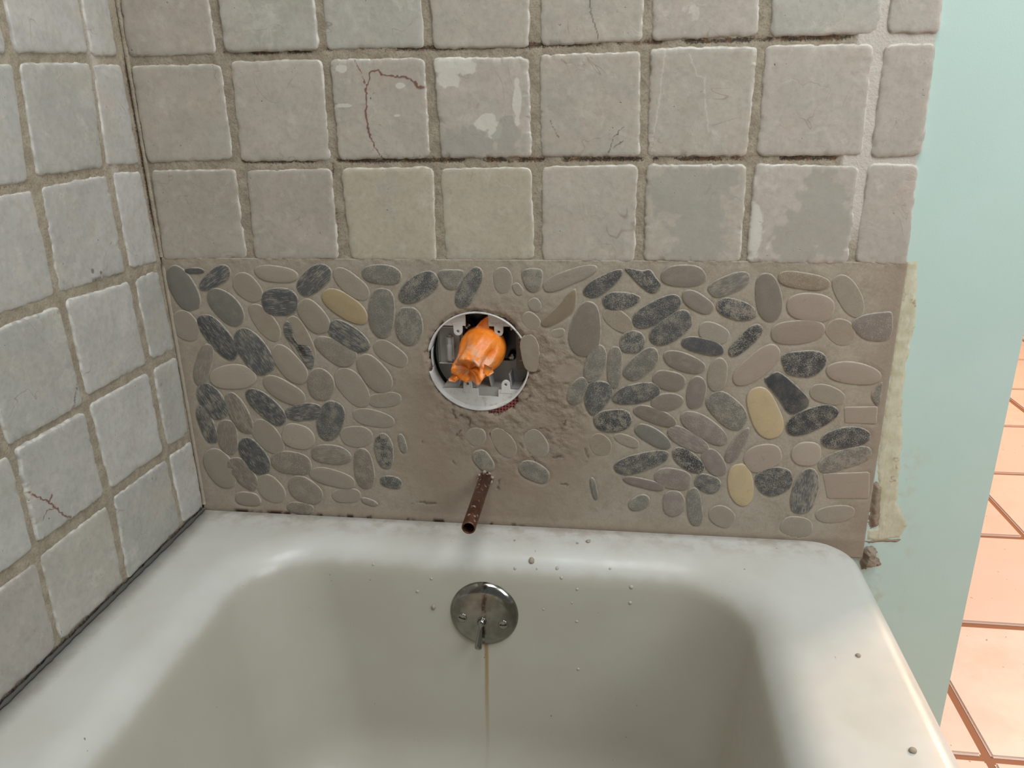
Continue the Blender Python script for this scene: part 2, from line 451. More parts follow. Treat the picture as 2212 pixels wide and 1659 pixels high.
TILES_LEFT=[[1,0,[[63.6,588.1],[11.7,590.7],[7.7,478.5],[72.0,480.6]]],[1,1,[[177.7,585.1],[67.7,590.3],[80.3,478.7],[187.2,478.9]]],[2,0,[[65.1,472.3],[9.6,469.3],[6.2,356.5],[64.9,361.2]]],[2,1,[[183.8,468.6],[76.0,470.7],[76.0,358.4],[190.8,360.1]]],[3,0,[[59.8,347.1],[8.9,348.1],[2.1,238.4],[57.5,242.8]]],[3,1,[[185.0,351.2],[72.3,346.4],[68.6,240.3],[184.7,241.5]]],[4,0,[[57.5,229.8],[-2.0,229.3],[4.9,118.0],[57.7,121.7]]],[4,1,[[183.2,231.0],[69.7,230.3],[69.2,120.4],[178.7,122.7]]],[5,0,[[57.4,108.2],[1.0,106.5],[-7.1,-1.8],[54.1,6.0]]],[5,1,[[177.0,111.5],[64.2,108.0],[61.6,5.3],[183.4,0.8]]],[4,2,[[298.9,229.5],[195.5,227.6],[191.9,122.4],[300.4,124.6]]],[5,2,[[302.3,110.4],[191.1,108.7],[191.8,3.9],[303.5,5.5]]],[1,2,[[298.0,582.6],[185.0,583.6],[199.7,474.6],[312.7,473.6]]],[2,2,[[309.4,465.7],[196.4,466.7],[197.6,359.2],[310.6,358.2]]],[3,2,[[310.5,347.3],[197.5,348.3],[192.9,235.9],[305.9,234.9]]],[0,0,[[63.3,709.6],[15.4,711.5],[15.4,598.5],[63.3,596.6]]],[0,1,[[180.0,706.3],[68.2,711.7],[68.2,598.7],[180.0,593.3]]],[0,2,[[303.3,703.5],[190.3,704.5],[190.3,591.5],[303.3,590.5]]],[0,3,[[422.8,702.9],[310.3,703.9],[310.3,590.9],[422.8,589.9]]],[0,4,[[542.3,702.3],[429.8,703.3],[429.8,590.3],[542.3,589.3]]],[0,5,[[661.8,701.7],[549.3,702.7],[549.3,589.7],[661.8,588.7]]],[0,6,[[781.3,701.1],[668.8,702.1],[668.8,589.1],[781.3,588.1]]],[1,3,[[417.5,582.0],[305.0,583.0],[319.7,474.0],[432.2,473.0]]],[1,4,[[537.0,581.4],[424.5,582.4],[439.2,473.4],[551.7,472.4]]],[1,5,[[656.5,580.8],[544.0,581.8],[558.7,472.8],[671.2,471.8]]],[1,6,[[776.0,580.2],[663.5,581.2],[678.2,472.2],[790.7,471.2]]],[2,3,[[428.9,465.1],[316.4,466.1],[317.6,358.6],[430.1,357.6]]],[2,4,[[548.4,464.5],[435.9,465.5],[437.1,358.0],[549.6,357.0]]],[2,5,[[667.9,463.9],[555.4,464.9],[556.6,357.4],[669.1,356.4]]],[2,6,[[787.4,463.3],[674.9,464.3],[676.1,356.8],[788.6,355.8]]],[3,3,[[430.0,346.7],[317.5,347.7],[312.9,235.3],[425.4,234.3]]],[3,4,[[549.5,346.1],[437.0,347.1],[432.4,234.7],[544.9,233.7]]],[3,5,[[669.0,345.5],[556.5,346.5],[551.9,234.1],[664.4,233.1]]],[3,6,[[788.5,344.9],[676.0,345.9],[671.4,233.5],[783.9,232.5]]],[4,3,[[418.4,228.9],[305.9,227.0],[307.4,121.8],[419.9,124.0]]],[4,4,[[537.9,228.3],[425.4,226.4],[426.9,121.2],[539.4,123.4]]],[4,5,[[657.4,227.7],[544.9,225.8],[546.4,120.6],[658.9,122.8]]],[4,6,[[776.9,227.1],[664.4,225.2],[665.9,120.0],[778.4,122.2]]],[5,3,[[421.8,109.8],[309.3,108.1],[310.5,3.3],[423.0,4.9]]],[5,4,[[541.3,109.2],[428.8,107.5],[430.0,2.7],[542.5,4.3]]],[5,5,[[660.8,108.6],[548.3,106.9],[549.5,2.1],[662.0,3.7]]],[5,6,[[780.3,108.0],[667.8,106.3],[669.0,1.5],[781.5,3.1]]],[-1,0,[[63.3,829.6],[15.4,831.5],[15.4,718.5],[63.3,716.6]]],[-1,1,[[180.0,826.3],[68.2,831.7],[68.2,718.7],[180.0,713.3]]],[-1,2,[[303.3,823.5],[190.3,824.5],[190.3,711.5],[303.3,710.5]]],[-1,3,[[422.8,822.9],[310.3,823.9],[310.3,710.9],[422.8,709.9]]],[-1,4,[[542.3,822.3],[429.8,823.3],[429.8,710.3],[542.3,709.3]]],[-1,5,[[661.8,821.7],[549.3,822.7],[549.3,709.7],[661.8,708.7]]],[-1,6,[[781.3,821.1],[668.8,822.1],[668.8,709.1],[781.3,708.1]]]]
PEBBLES=[[23.6,321.3,63.5,36.3,-67.9,0.0,'mn2'],[42.8,344.9,28.4,8.4,0.4,0.0,'dn4'],[69.1,335.4,51.4,22.2,31.1,-0.1,'dl4'],[111.8,323.6,44.0,32.5,-49.6,0.0,'gn7'],[152.4,341.6,56.5,22.7,-4.6,0.0,'pn2'],[201.7,334.6,53.8,30.1,38.7,0.0,'dl4'],[250.0,329.3,54.4,27.1,-39.0,0.0,'gs6'],[290.8,342.0,52.2,25.4,-3.1,0.0,'ms5'],[336.4,326.1,60.0,30.1,33.7,0.0,'ds6'],[78.8,297.6,59.4,36.3,-48.2,0.0,'mn5'],[153.4,305.5,49.8,37.4,0.8,0.05,'dl2'],[239.2,300.8,65.5,32.0,-31.9,0.0,'tn1'],[286.5,292.5,67.4,34.5,-97.3,0.05,'ms4'],[320.8,276.6,52.6,36.3,-90.1,0.0,'ms7'],[61.7,257.0,72.6,33.3,-55.2,0.0,'dl3'],[108.6,237.4,70.4,40.7,-58.6,0.0,'dl4'],[129.2,277.6,58.1,28.4,-56.0,0.0,'gn8'],[174.1,254.8,64.5,31.5,-70.9,0.0,'gn8'],[196.0,286.5,50.8,33.1,-56.3,0.0,'gn5'],[240.2,261.0,61.0,31.1,-34.4,0.0,'dl5'],[220.4,241.8,59.6,33.4,-28.8,-0.15,'bs5'],[293.9,239.2,48.4,27.3,-34.1,0.0,'gn7'],[34.7,217.5,66.3,22.6,-112.9,0.0,'bl5'],[73.6,201.2,66.4,36.5,4.7,0.0,'pn3'],[155.8,220.7,60.4,34.8,-52.1,0.0,'gn5'],[143.5,183.9,61.2,31.5,-29.1,0.0,'gn3'],[195.6,194.1,45.7,38.7,-100.6,0.0,'bs4'],[239.0,191.3,59.6,37.9,-56.9,0.0,'gs7'],[270.5,211.1,59.6,35.3,-52.5,0.0,'gn5'],[38.8,164.7,55.8,37.1,-60.0,0.0,'dl6'],[25.1,129.7,59.0,23.3,-77.8,0.0,'dl6'],[74.7,148.8,63.9,30.1,-70.8,0.0,'bl6'],[115.2,159.6,65.6,32.5,-46.3,0.0,'dl4'],[168.1,154.0,53.8,25.8,10.1,0.0,'dl5'],[203.7,142.9,60.1,38.7,-108.0,0.0,'ds5'],[53.2,112.8,54.3,30.2,-96.7,0.0,'bl4'],[111.2,115.6,55.1,37.2,-55.3,0.0,'gn6'],[155.1,117.4,46.7,38.2,-16.9,0.0,'pn5'],[17.6,271.2,44.2,37.6,-56.1,0.0,'gn6'],[87.7,84.6,60.1,37.8,-60.3,0.0,'dl2'],[237.8,121.0,46.1,31.9,7.0,0.0,'gs7'],[141.0,77.2,58.0,36.2,-3.3,0.0,'bs6'],[199.4,92.5,57.0,30.4,-1.5,0.0,'bl6'],[244.5,72.9,60.9,29.6,-89.7,0.0,'bs6'],[275.0,101.0,52.8,27.5,-86.6,0.0,'ks9'],[281.5,54.6,31.2,20.2,-10.0,0.0,'ds7'],[155.9,35.8,52.4,39.6,-27.4,0.0,'bs6'],[145.9,6.6,40.0,21.1,-5.9,0.0,'bs6'],[197.7,57.0,67.5,26.7,-14.4,0.0,'gs5'],[67.9,56.8,55.7,32.2,-57.7,0.1,'bl4'],[34.3,64.2,63.8,43.6,-75.9,0.0,'gn4'],[69.0,17.5,38.8,23.1,-1.6,0.0,'gn4'],[105.3,35.3,48.8,37.0,-49.7,0.0,'gn7'],[215.6,30.8,41.8,24.0,5.8,0.0,'gs6'],[247.6,22.4,25.0,10.6,-20.8,0.0,'bs7'],[263.6,148.4,58.8,24.8,-8.9,0.0,'gs7'],[301.1,113.1,28.8,11.0,-79.6,0.0,'ms9'],[281.6,175.3,44.8,21.7,7.7,0.0,'gs6'],[399.6,326.5,56.2,25.0,-118.4,0.0,'ds6'],[442.2,336.5,33.6,23.3,-84.7,0.0,'gn7'],[460.3,325.7,17.0,12.4,-56.5,0.0,'gs6'],[480.9,306.1,18.6,17.0,-47.0,0.0,'gn6'],[476.2,285.8,26.7,20.0,-43.6,0.0,'gn8'],[474.8,243.4,50.3,23.9,-85.3,0.1,'gn9'],[509.2,271.0,18.6,12.0,13.7,0.0,'gs8'],[523.2,340.4,67.9,19.6,22.6,0.1,'gs5'],[564.3,334.0,54.8,20.3,35.2,0.2,'ds3'],[586.0,312.9,46.9,22.6,7.0,0.2,'ds5'],[657.5,343.5,53.1,27.5,1.8,0.0,'bn5'],[710.3,334.0,49.9,23.5,25.8,0.0,'ml6'],[675.7,312.2,42.2,21.6,-30.0,0.0,'bn5'],[543.5,277.4,71.5,38.4,-98.5,-0.18,'bn4'],[627.8,299.9,62.6,28.5,31.9,0.0,'ds4'],[646.1,279.4,56.6,32.0,36.4,0.0,'ds5'],[720.5,303.9,48.7,25.6,-15.9,0.0,'ks8'],[600.6,261.0,30.0,31.7,-88.1,0.0,'ds6'],[685.2,257.8,52.5,21.0,-11.9,0.0,'dn4'],[555.8,231.8,52.1,26.0,-102.0,0.0,'ms6'],[579.8,228.0,57.0,18.7,-91.1,0.0,'ms6'],[612.3,232.6,52.8,28.0,43.6,0.0,'ms5'],[664.0,236.7,55.3,23.8,-18.6,0.0,'bn6'],[647.0,212.4,40.3,26.5,-16.1,0.0,'bn5'],[705.0,221.4,43.6,25.1,-94.2,0.0,'gs5'],[534.1,195.1,39.5,21.9,-115.2,0.0,'ms6'],[558.6,186.3,49.4,32.3,-104.4,0.25,'ds5'],[607.9,193.9,60.4,28.0,12.4,0.0,'ds6'],[646.4,183.9,40.1,25.2,9.9,0.1,'bn5'],[680.8,197.4,44.4,24.1,-93.1,0.0,'vn5'],[719.6,175.1,60.2,35.3,-42.2,0.0,'ms6'],[582.7,288.2,41.1,24.4,-38.7,0.0,'gs8'],[579.3,156.3,48.8,32.2,10.6,0.0,'ks7'],[631.8,164.6,58.0,21.1,-21.1,0.0,'bn5'],[693.3,150.4,70.8,27.9,-33.6,0.0,'vs6'],[630.5,136.5,54.0,21.9,-32.1,0.0,'mn4'],[674.3,133.9,57.2,25.1,-29.7,0.0,'vl6'],[597.7,129.4,34.3,15.9,-20.3,0.0,'gs7'],[617.9,99.9,71.3,27.3,19.6,0.1,'ds6'],[676.3,104.8,49.8,24.5,-36.0,0.0,'ks6'],[658.9,77.8,47.4,30.7,-8.2,0.0,'vs6'],[702.8,73.2,34.8,25.4,-25.8,0.0,'ds6'],[622.1,69.3,54.7,14.4,-11.6,0.0,'vn5'],[708.7,103.2,42.0,25.1,-58.5,0.0,'vn7'],[735.8,128.4,54.5,16.6,-113.6,-0.15,'vs5'],[616.8,40.6,31.5,20.9,32.4,0.0,'ms6'],[661.4,42.1,38.6,29.6,-83.2,0.0,'vs6'],[688.4,38.1,55.7,20.7,-81.0,0.0,'ms5'],[557.2,58.4,32.8,8.3,-78.2,0.0,'mn7'],[723.9,26.2,36.6,29.2,-33.1,0.0,'gn6'],[564.5,122.2,33.6,27.5,-65.3,0.0,'gn8'],[756.6,318.5,59.5,31.0,-78.0,0.0,'bn2'],[793.6,339.2,58.1,20.5,-9.1,0.0,'os5'],[805.2,307.7,55.5,34.1,-5.7,0.0,'qn4'],[845.8,321.9,56.5,26.7,-57.8,0.0,'gn7'],[793.2,277.6,60.4,31.0,6.0,0.0,'qn3'],[734.6,266.0,50.1,20.1,48.1,0.0,'ks6'],[750.0,234.6,65.7,31.1,45.2,0.0,'qn2'],[862.6,227.7,65.6,28.0,-6.6,0.0,'qn4'],[835.9,199.6,44.3,23.6,-16.0,0.0,'gn7'],[842.2,278.6,36.4,30.3,-43.3,0.0,'gn8'],[696.8,274.5,38.4,24.3,-18.7,0.0,'gs7'],[765.1,172.6,70.7,37.3,-65.8,0.0,'yn0'],[821.2,166.3,65.8,31.3,29.6,0.05,'ks4'],[863.9,143.5,59.5,29.4,11.1,0.0,'ks5'],[866.0,114.9,64.2,27.7,24.0,0.0,'ms8'],[767.6,112.2,48.5,36.5,23.6,0.0,'qn2'],[820.2,120.0,35.5,34.5,2.4,0.0,'pn5'],[744.1,73.1,62.7,31.9,-79.1,0.0,'yn0'],[785.4,80.9,45.8,42.1,21.4,0.1,'ds5'],[823.6,67.3,65.6,32.4,-95.0,0.0,'dl7'],[863.9,37.6,47.3,25.8,9.2,0.0,'gs6'],[819.0,15.8,42.0,30.8,-5.9,0.0,'gs6'],[478.1,79.4,44.1,27.8,-24.2,0.0,'ms8'],[481.3,120.4,41.9,30.0,-61.0,0.0,'gs8'],[438.5,119.4,45.8,27.9,-56.1,0.0,'gn8'],[401.8,127.0,27.7,27.0,-47.2,0.0,'gs8'],[410.4,92.4,35.3,24.0,-57.8,0.0,'ms9']]
POLY=[['dl5',[[158.7,280.8],[162.8,278.3],[160.6,267.8],[165.1,253.9],[176.1,241.8],[185.5,247.3],[191.5,229.7],[188.4,218.0],[182.0,216.0],[174.4,227.5],[165.8,245.1],[155.1,259.0],[153.3,272.9]]],['ms6',[[363.0,347.5],[392.8,348.4],[391.0,337.4],[385.3,325.5],[374.7,323.8],[366.4,330.6]]],['ms8',[[466.3,349.0],[487.7,351.0],[491.4,340.9],[487.5,325.4],[477.2,321.4],[468.4,330.4]]],['ds5',[[589.0,352.4],[608.6,350.0],[618.4,351.3],[626.1,341.4],[632.6,331.4],[623.3,321.8],[608.2,329.9],[595.4,343.6]]],['on4',[[527.2,325.8],[531.7,321.3],[530.6,304.4],[522.4,292.5],[497.9,278.8],[488.2,283.9],[504.4,301.4]]],['vs3',[[852.7,289.0],[863.0,299.2],[887.8,304.0],[896.9,300.4],[897.9,272.1],[876.3,268.4],[861.3,276.4]]],['ks4',[[778.1,248.7],[797.4,254.4],[815.3,255.5],[826.5,251.2],[831.1,242.1],[824.3,227.4],[810.6,220.4],[788.4,223.8],[781.4,232.9]]],['kn4',[[761.0,214.9],[764.1,221.8],[771.0,226.7],[779.6,226.2],[802.2,208.0],[816.0,192.1],[813.5,181.1],[795.9,172.2],[779.1,192.3]]],['ms6',[[897.2,217.5],[897.0,188.0],[888.4,194.5],[886.1,202.5],[889.0,207.9]]],['qn5',[[857.1,184.6],[896.0,186.6],[897.9,163.4],[860.3,163.4]]],['qn3',[[842.2,94.1],[898.3,99.1],[902.5,61.8],[851.7,59.1]]]]
HOLE=[[346.4,268.6],[355.0,278.3],[366.2,286.6],[377.1,292.2],[389.3,296.4],[409.2,299.7],[428.8,297.7],[445.7,292.0],[457.3,284.2],[467.6,277.6],[465.8,257.3],[464.2,236.7],[466.9,224.3],[471.5,218.8],[470.6,204.7],[462.5,194.5],[458.2,180.1],[449.7,161.7],[430.5,159.6],[411.3,161.8],[390.6,163.0],[371.5,170.0],[356.9,184.1],[347.0,205.5],[343.9,223.9],[341.0,240.7],[343.2,254.7]]
STRIP=[[904.0,362.2],[903.7,330.8],[903.3,300.9],[904.4,231.8],[905.7,174.3],[906.1,103.7],[914.5,68.8],[919.8,18.8],[907.3,15.2],[907.9,0.9],[917.7,-0.5],[947.6,6.2],[954.2,25.1],[938.1,56.3],[934.6,97.0],[932.3,136.6],[923.5,197.7],[921.9,246.8],[924.2,289.6],[916.5,362.3]]
SMEAR=[[908.8,26.7],[912.1,19.8],[919.4,22.2],[916.4,55.1],[916.0,78.5],[907.1,82.1],[907.2,57.4]]
LUMP=[[905.6,-16.2],[910.5,-10.8],[915.8,-7.9],[922.6,-16.8],[922.1,-23.7],[925.8,-28.6],[927.6,-35.4],[919.6,-36.8],[911.3,-38.2],[908.6,-41.8],[905.7,-28.2]]
STRING=[[906.6,-1.7],[917.3,1.5],[933.8,3.3],[951.6,4.4],[944.1,-1.1],[931.5,-0.2],[920.6,-2.0],[911.2,-4.8]]
VC = (.4075, .2297); VR = .0662
def _hole(p):
    x, z = p[0] / 1000 - VC[0], p[1] / 1000 - VC[1]
    r, a = math.hypot(x, z), math.degrees(math.atan2(z, x))
    lim = VR + (.0075 if -80 < a < -42 else .0035 if (a > 172 or a < -140) else .0022 if 45 < a < 66 else .0002)
    k = min(1, lim / r)
    return (VC[0] + x * k, VC[1] + z * k)
HOLE = [_hole(p) for p in smooth_loop(HOLE, 4)]
BED_TOP = .3605          # height of the pebble band above the tub rim
EDGE_X = .9025           # right edge of the tiled area

# ---------------------------------------------------------------- wall_back: drywall with an opening for the valve
bm = bmesh.new()
OX0, OX1, OZ0, OZ1 = .325, .495, .145, .315
for (x0, x1, z0, z1) in ((-.012, OX0, -.4, .86), (OX1, .893, -.4, .86), (OX0, OX1, -.4, OZ0), (OX0, OX1, OZ1, .86)):
    add_box(bm, x0, x1, .013, .11, z0, z1)
add_box(bm, OX0, OX1, .104, .11, OZ0, OZ1)
add_box(bm, -.012, .9, .0035, .11, .86, 2.25)
add_box(bm, .893, 1.043, .0035, .11, -.4, 2.25)
wall_back = tag(bm_obj('wall_back', bm, M['mint']), 'mint green painted wall with stone tiles above a band of pebbles', kind='structure')

# ---------------------------------------------------------------- wall_left
bm = bmesh.new()
add_box(bm, -.11, -.013, -1.7, .11, -.4, 2.25)
wall_left = tag(bm_obj('wall_left', bm, M['backing']), 'side wall covered in tumbled pale grey stone tiles', kind='structure')

# ---------------------------------------------------------------- floor with terracotta tiles
bm = bmesh.new()
add_box(bm, -.11, 3.6, -2.0, 3.0, -.46, -.4045)
bmw = bmesh.new(); add_box(bmw, -.11, 3.6, 3.0, 3.06, -.46, 2.25)
wall_far = tag(bm_obj('wall_far', bmw, mat_plain('cream_paint', lin(214, 204, 188), .7)), 'cream wall at the far end of the hall', kind='structure')
floor = tag(bm_obj('floor', bm, M['floor_joint']), 'terracotta tiled floor running on past the end of the mint wall', kind='structure')
def tile_floor():
    rng = random.Random(3)
    bm = bmesh.new()
    w, h = .353 / 2 - .0062, .3335 / 2 - .0062
    add_box(bm, -w, w, -h, h, -.012, 0, .003)
    for f in bm.faces: f.smooth = False
    proto = None
    me = None
    for j in range(-3, 9):
        for i in range(0, 8):
            cx = 1.152 + .353 * (i - .5); cy = .069 + .3335 * (j + .5)
            if cx + w < .93: continue
            if proto is None:
                proto = bm_obj('floor_tile', bm, M['terracotta'], floor)
                o = proto
            else:
                o = proto.copy(); COL.objects.link(o)
            o.location = (cx + rng.uniform(-.001, .001), cy + rng.uniform(-.001, .001), -.4 + rng.uniform(-.0006, .0006))
            o.rotation_euler = (0, 0, rng.uniform(-.004, .004))
            k = rng.uniform(-8, 8)
            o['tone'] = list(lin(234 + k, 210 + k, 198 + k))
tile_floor()

# ---------------------------------------------------------------- stone tiles
TONES = {'w': ((179, 172, 158), (171, 164, 151)), 'p': ((180, 171, 160), (173, 165, 154)), 'c': ((180, 175, 165), (172, 168, 158)),
         'y': ((180, 171, 152), (174, 165, 147)), 'b': ((173, 163, 151), (166, 157, 145)), 'g': ((175, 173, 166), (167, 165, 158)),
         'L': ((184, 181, 175), (175, 173, 167)), 'M': ((190, 187, 182), (181, 178, 173)), 'N': ((174, 166, 158), (166, 159, 152))}
def stone_tile(corners, frame, tone, seed, parent, n=26, patchy=0., feats=None, chips=()):
    """corners tl,tr,br,bl in metres in the wall plane; frame maps (a, b, depth) -> world"""
    rng = np.random.default_rng(seed)
    tl, tr, br, bl = [np.array(c) for c in corners]
    cm = (tl + tr + br + bl) / 4
    tl, tr, br, bl = [p + np.sign(p - cm) * .0007 for p in (tl, tr, br, bl)]
    W_ = np.linalg.norm(tr - tl); H_ = np.linalg.norm(tl - bl)
    e = np.array([0, .0008, .0018, .0034, .0065])
    def axis(L, m):
        a = e / (L / 2)
        mid = np.linspace(a[-1], 2 - a[-1], m)[1:-1]
        return np.concatenate([a, mid, 2 - a[::-1]]) - 1
    s = axis(W_, n); t = axis(H_, n)
    S, T = np.meshgrid(s, t, indexing='ij')
    r = .0065 * rng.uniform(.8, 1.35)
    rs, rt = r / (W_ / 2), r / (H_ / 2)
    dx = np.maximum(np.abs(S) - (1 - rs), 0) / rs; dy = np.maximum(np.abs(T) - (1 - rt), 0) / rt
    mx = np.maximum(dx, dy); ln = np.hypot(dx, dy) + 1e-9
    k = np.where((dx > 0) & (dy > 0), mx / ln, 1.0)
    S2 = np.where(dx > 0, np.sign(S) * (1 - rs + dx * k * rs), S)
    T2 = np.where(dy > 0, np.sign(T) * (1 - rt + dy * k * rt), T)
    u = (S2 + 1) / 2; v = (T2 + 1) / 2
    P = ((1 - u) * v)[..., None] * tl + (u * v)[..., None] * tr + (u * (1 - v))[..., None] * br + ((1 - u) * (1 - v))[..., None] * bl
    ed = np.minimum((1 - np.abs(S)) * W_ / 2, (1 - np.abs(T)) * H_ / 2)
    # uneven edges
    wob = (fbm(P[..., 0] * 130, P[..., 1] * 130, seed % 50, 3) - .5) * .0034 * np.exp(-ed / .005)
    c = (tl + tr + br + bl) / 4
    dirx = np.where((1 - np.abs(S)) * W_ < (1 - np.abs(T)) * H_, np.sign(S), 0); diry = np.where(dirx == 0, np.sign(T), 0)
    P = P + np.stack([dirx * wob, diry * wob], -1)
    depth = .005 * np.exp(-(ed / .0009) ** 1.1)
    depth += (fbm(P[..., 0] * 28, P[..., 1] * 28, seed % 37, 3) - .5) * .0013
    ch = sstep(.62, .8, fbm(P[..., 0] * 95, P[..., 1] * 95, seed % 41 + 3, 2)) * np.exp(-ed / .0035)
    depth += ch * .0022
    for (ca, cb, cr, cd) in chips:
        depth += cd * sstep(cr, cr * .6, np.hypot(P[..., 0] - ca, P[..., 1] - cb))
    lev = rng.normal(0, .0004)
    depth = depth + lev - .0004
    tilt = rng.normal(0, .0035, 2)
    depth += (P[..., 0] - c[0]) * tilt[0] + (P[..., 1] - c[1]) * tilt[1]
    pts = np.stack([P[..., 0], P[..., 1], depth], -1).reshape(-1, 3)
    Fm = np.array(frame)          # 3x3 columns: a, b, depth
    org = Fm @ np.array([c[0], c[1], 0])
    wv = pts @ Fm.T - org
    attrs = {'rim': np.clip(np.exp(-((ed - .0012) / .0014) ** 2) * sstep(.42, .62, fbm(P[..., 0] * 160, P[..., 1] * 160, seed % 29, 3)), 0, 1)}
    if feats:
        for k_, fn in feats.items(): attrs[k_] = fn(P[..., 0], P[..., 1])
    flip = np.linalg.det(Fm) > 0
    o = mesh_obj('tile', wv, grid_faces(len(s), len(t), flip=bool(flip)), M['tile'], parent, True, attrs)
    o.location = org
    j = rng.uniform(-3, 3) + (4 if tone in 'wpcyb' else 0)
    a_, b_ = TONES[tone]
    o['tone'] = list(lin(*[x + j for x in a_])); o['tone2'] = list(lin(*[x + j for x in b_])); o['patchy'] = float(patchy)
    return o
FB = [[1, 0, 0], [0, 0, 1], [0, 1, 0]]     # back wall: a->x, b->z, depth->+y
FL = [[0, 0, -1], [-1, 0, 0], [0, 1, 0]]   # left wall: a->-y, b->z, depth->-x

def line_feat(polys, w, amp=1.0):
    def fn(x, y):
        d = np.full(x.shape, 1e9)
        for p, k in polys:
            p = [(a / 1000, b / 1000) for a, b in p]
            d = np.minimum(d, dist_poly(x + (vnoise(x * 420, y * 420, 5) - .5) * .0022, y + (vnoise(x * 420, y * 420, 9) - .5) * .0022, p, False) / k)
        return amp * sstep(w, w * .35, d)
    return fn
def blob_feat(blobs, seed, rag=.9):
    def fn(x, y):
        f = np.zeros(x.shape)
        n_ = (fbm(x * 110, y * 110, seed, 4) - .5) * rag
        for (a, b, rx, ry) in blobs:
            q = np.hypot((x - a / 1000) / (rx / 1000), (y - b / 1000) / (ry / 1000)) + n_ * 1.3
            f = np.maximum(f, sstep(1.03, .86, q))
        return f * .85
    return fn
RED = [([[357.6, 557.1], [349.9, 558.1], [346.3, 563.5]], 2.2), ([[346.3, 563.5], [335, 568.8], [309.7, 571.5], [305.2, 576.9], [295.4, 576.2], [293.2, 566.5], [288.8, 557.7]], 1.1),
       ([[288.8, 557.7], [288.7, 545], [286.5, 530.5], [287.9, 512], [290.2, 502.7]], 1.7), ([[290.2, 502.7], [297.1, 487.6], [304.4, 478]], .8), ([[276.9, 589.9], [284.5, 575.6], [288.3, 563]], .6)]
LRED = [([[298.4, 182.7], [289.8, 173], [275.7, 157.9], [267.9, 147.2], [260.5, 134.3], [246.3, 122.8], [251.7, 120.2]], 1.3), ([[267.9, 147.2], [280.4, 151.9], [288.3, 144.5]], .8), ([[275.7, 157.9], [270, 163]], 1.6)]
tones_b = ['b', 'c', 'c', 'w', 'w', 'p', 'c', 'p',   'w', 'p', 'w', 'p', 'w', 'w', 'p', 'p',   'b', 'b', 'y', 'y', 'w', 'w', 'p', 'p',   'c', 'w', 'p', 'c', 'w', 'p', 'w', 'p']
special = {4: dict(n=90, feats={'crack': line_feat([([[543, 660], [543, 640.8], [544.9, 627.8], [548.7, 616.2], [552.5, 604.5]], .8)], .0010)}),
           10: dict(n=150, feats={'red': line_feat(RED, .0011), 'white': blob_feat([(262, 580, 6, 4), (262, 540, 12, 2), (330, 560, 6, 3), (323, 528, 5, 2)], 3)}),
           11: dict(n=120, feats={'white': blob_feat([(392, 580, 27, 11), (385, 566, 12, 12), (429, 518, 13, 10), (437, 510, 9, 12), (463, 540, 5, 22)], 4, .7), 'grey': blob_feat([(400, 495, 45, 18), (450, 500, 15, 25)], 6)}, chips=((.4755, .592, .009, .005),)),
           12: dict(n=100, feats={'crack': line_feat([([[583, 512], [572, 500], [566, 484]], .6), ([[583, 497], [572, 489]], .6), ([[500, 520], [506, 508], [510, 502]], .7)], .0010)}),
           13: dict(n=110, feats={'white': line_feat([([[625, 588], [622, 565], [621, 540], [617, 512], [614, 490], [622, 478]], .9), ([[650, 585], [660, 563], [668, 560], [671, 530], [676, 505]], .9), ([[603, 512], [612, 492], [617, 478]], .8)], .0010, .5)}),
           21: dict(n=90, feats={'grey': blob_feat([(655, 440, 48, 34), (672, 400, 34, 44), (690, 455, 22, 18)], 11)}),
           22: dict(n=90, feats={'grey': blob_feat([(800, 430, 22, 45), (785, 385, 30, 40), (815, 400, 25, 45)], 12), 'white': blob_feat([(712, 420, 22, 50), (730, 395, 18, 35)], 14)}),
           5: dict(n=40, patchy=.7), 14: dict(n=40, patchy=.3), 1: dict(patchy=.4), 2: dict(patchy=.5)}
for i, c in enumerate(TILES_BACK):
    cc = [(p[0] / 1000, p[1] / 1000) for p in c]
    stone_tile(cc, FB, tones_b[i % 32], 100 + i, wall_back, **special.get(i, {}))
tl_tone = {(1, 0): 'L', (2, 0): 'M', (3, 0): 'g', (4, 0): 'g', (5, 0): 'M', (1, 1): 'g', (2, 1): 'L', (3, 1): 'M', (4, 1): 'M', (5, 1): 'g', (4, 2): 'L', (5, 2): 'c', (5, 3): 'N', (3, 2): 'g', (2, 2): 'L', (1, 2): 'L'}
for r, c, q in TILES_LEFT:
    cc = [(max(p[0], 2.5 if c == 0 else 0) / 1000, max(p[1], 1.5) / 1000) for p in q]
    kw = {}
    if (r, c) == (4, 2): kw = dict(n=130, feats={'red': line_feat(LRED, .0011)})
    if (r, c) == (2, 1): kw = dict(n=90, feats={'crack': blob_feat([(134, 372, 3, 4), (126, 362, 3, 2), (133, 362, 4, 3), (128, 355, 2, 2), (121, 367, 2, 2)], 8)})
    if (r, c) == (3, 2): kw = dict(n=80, feats={'crack': line_feat([([[176, 276], [196, 262], [206, 246], [212, 228]], .8)], .0011)})
    stone_tile(cc, FL, tl_tone.get((r, c), 'L'), 300 + r * 11 + c, wall_left, patchy=.35 if (r + c) % 2 else .1, **kw)

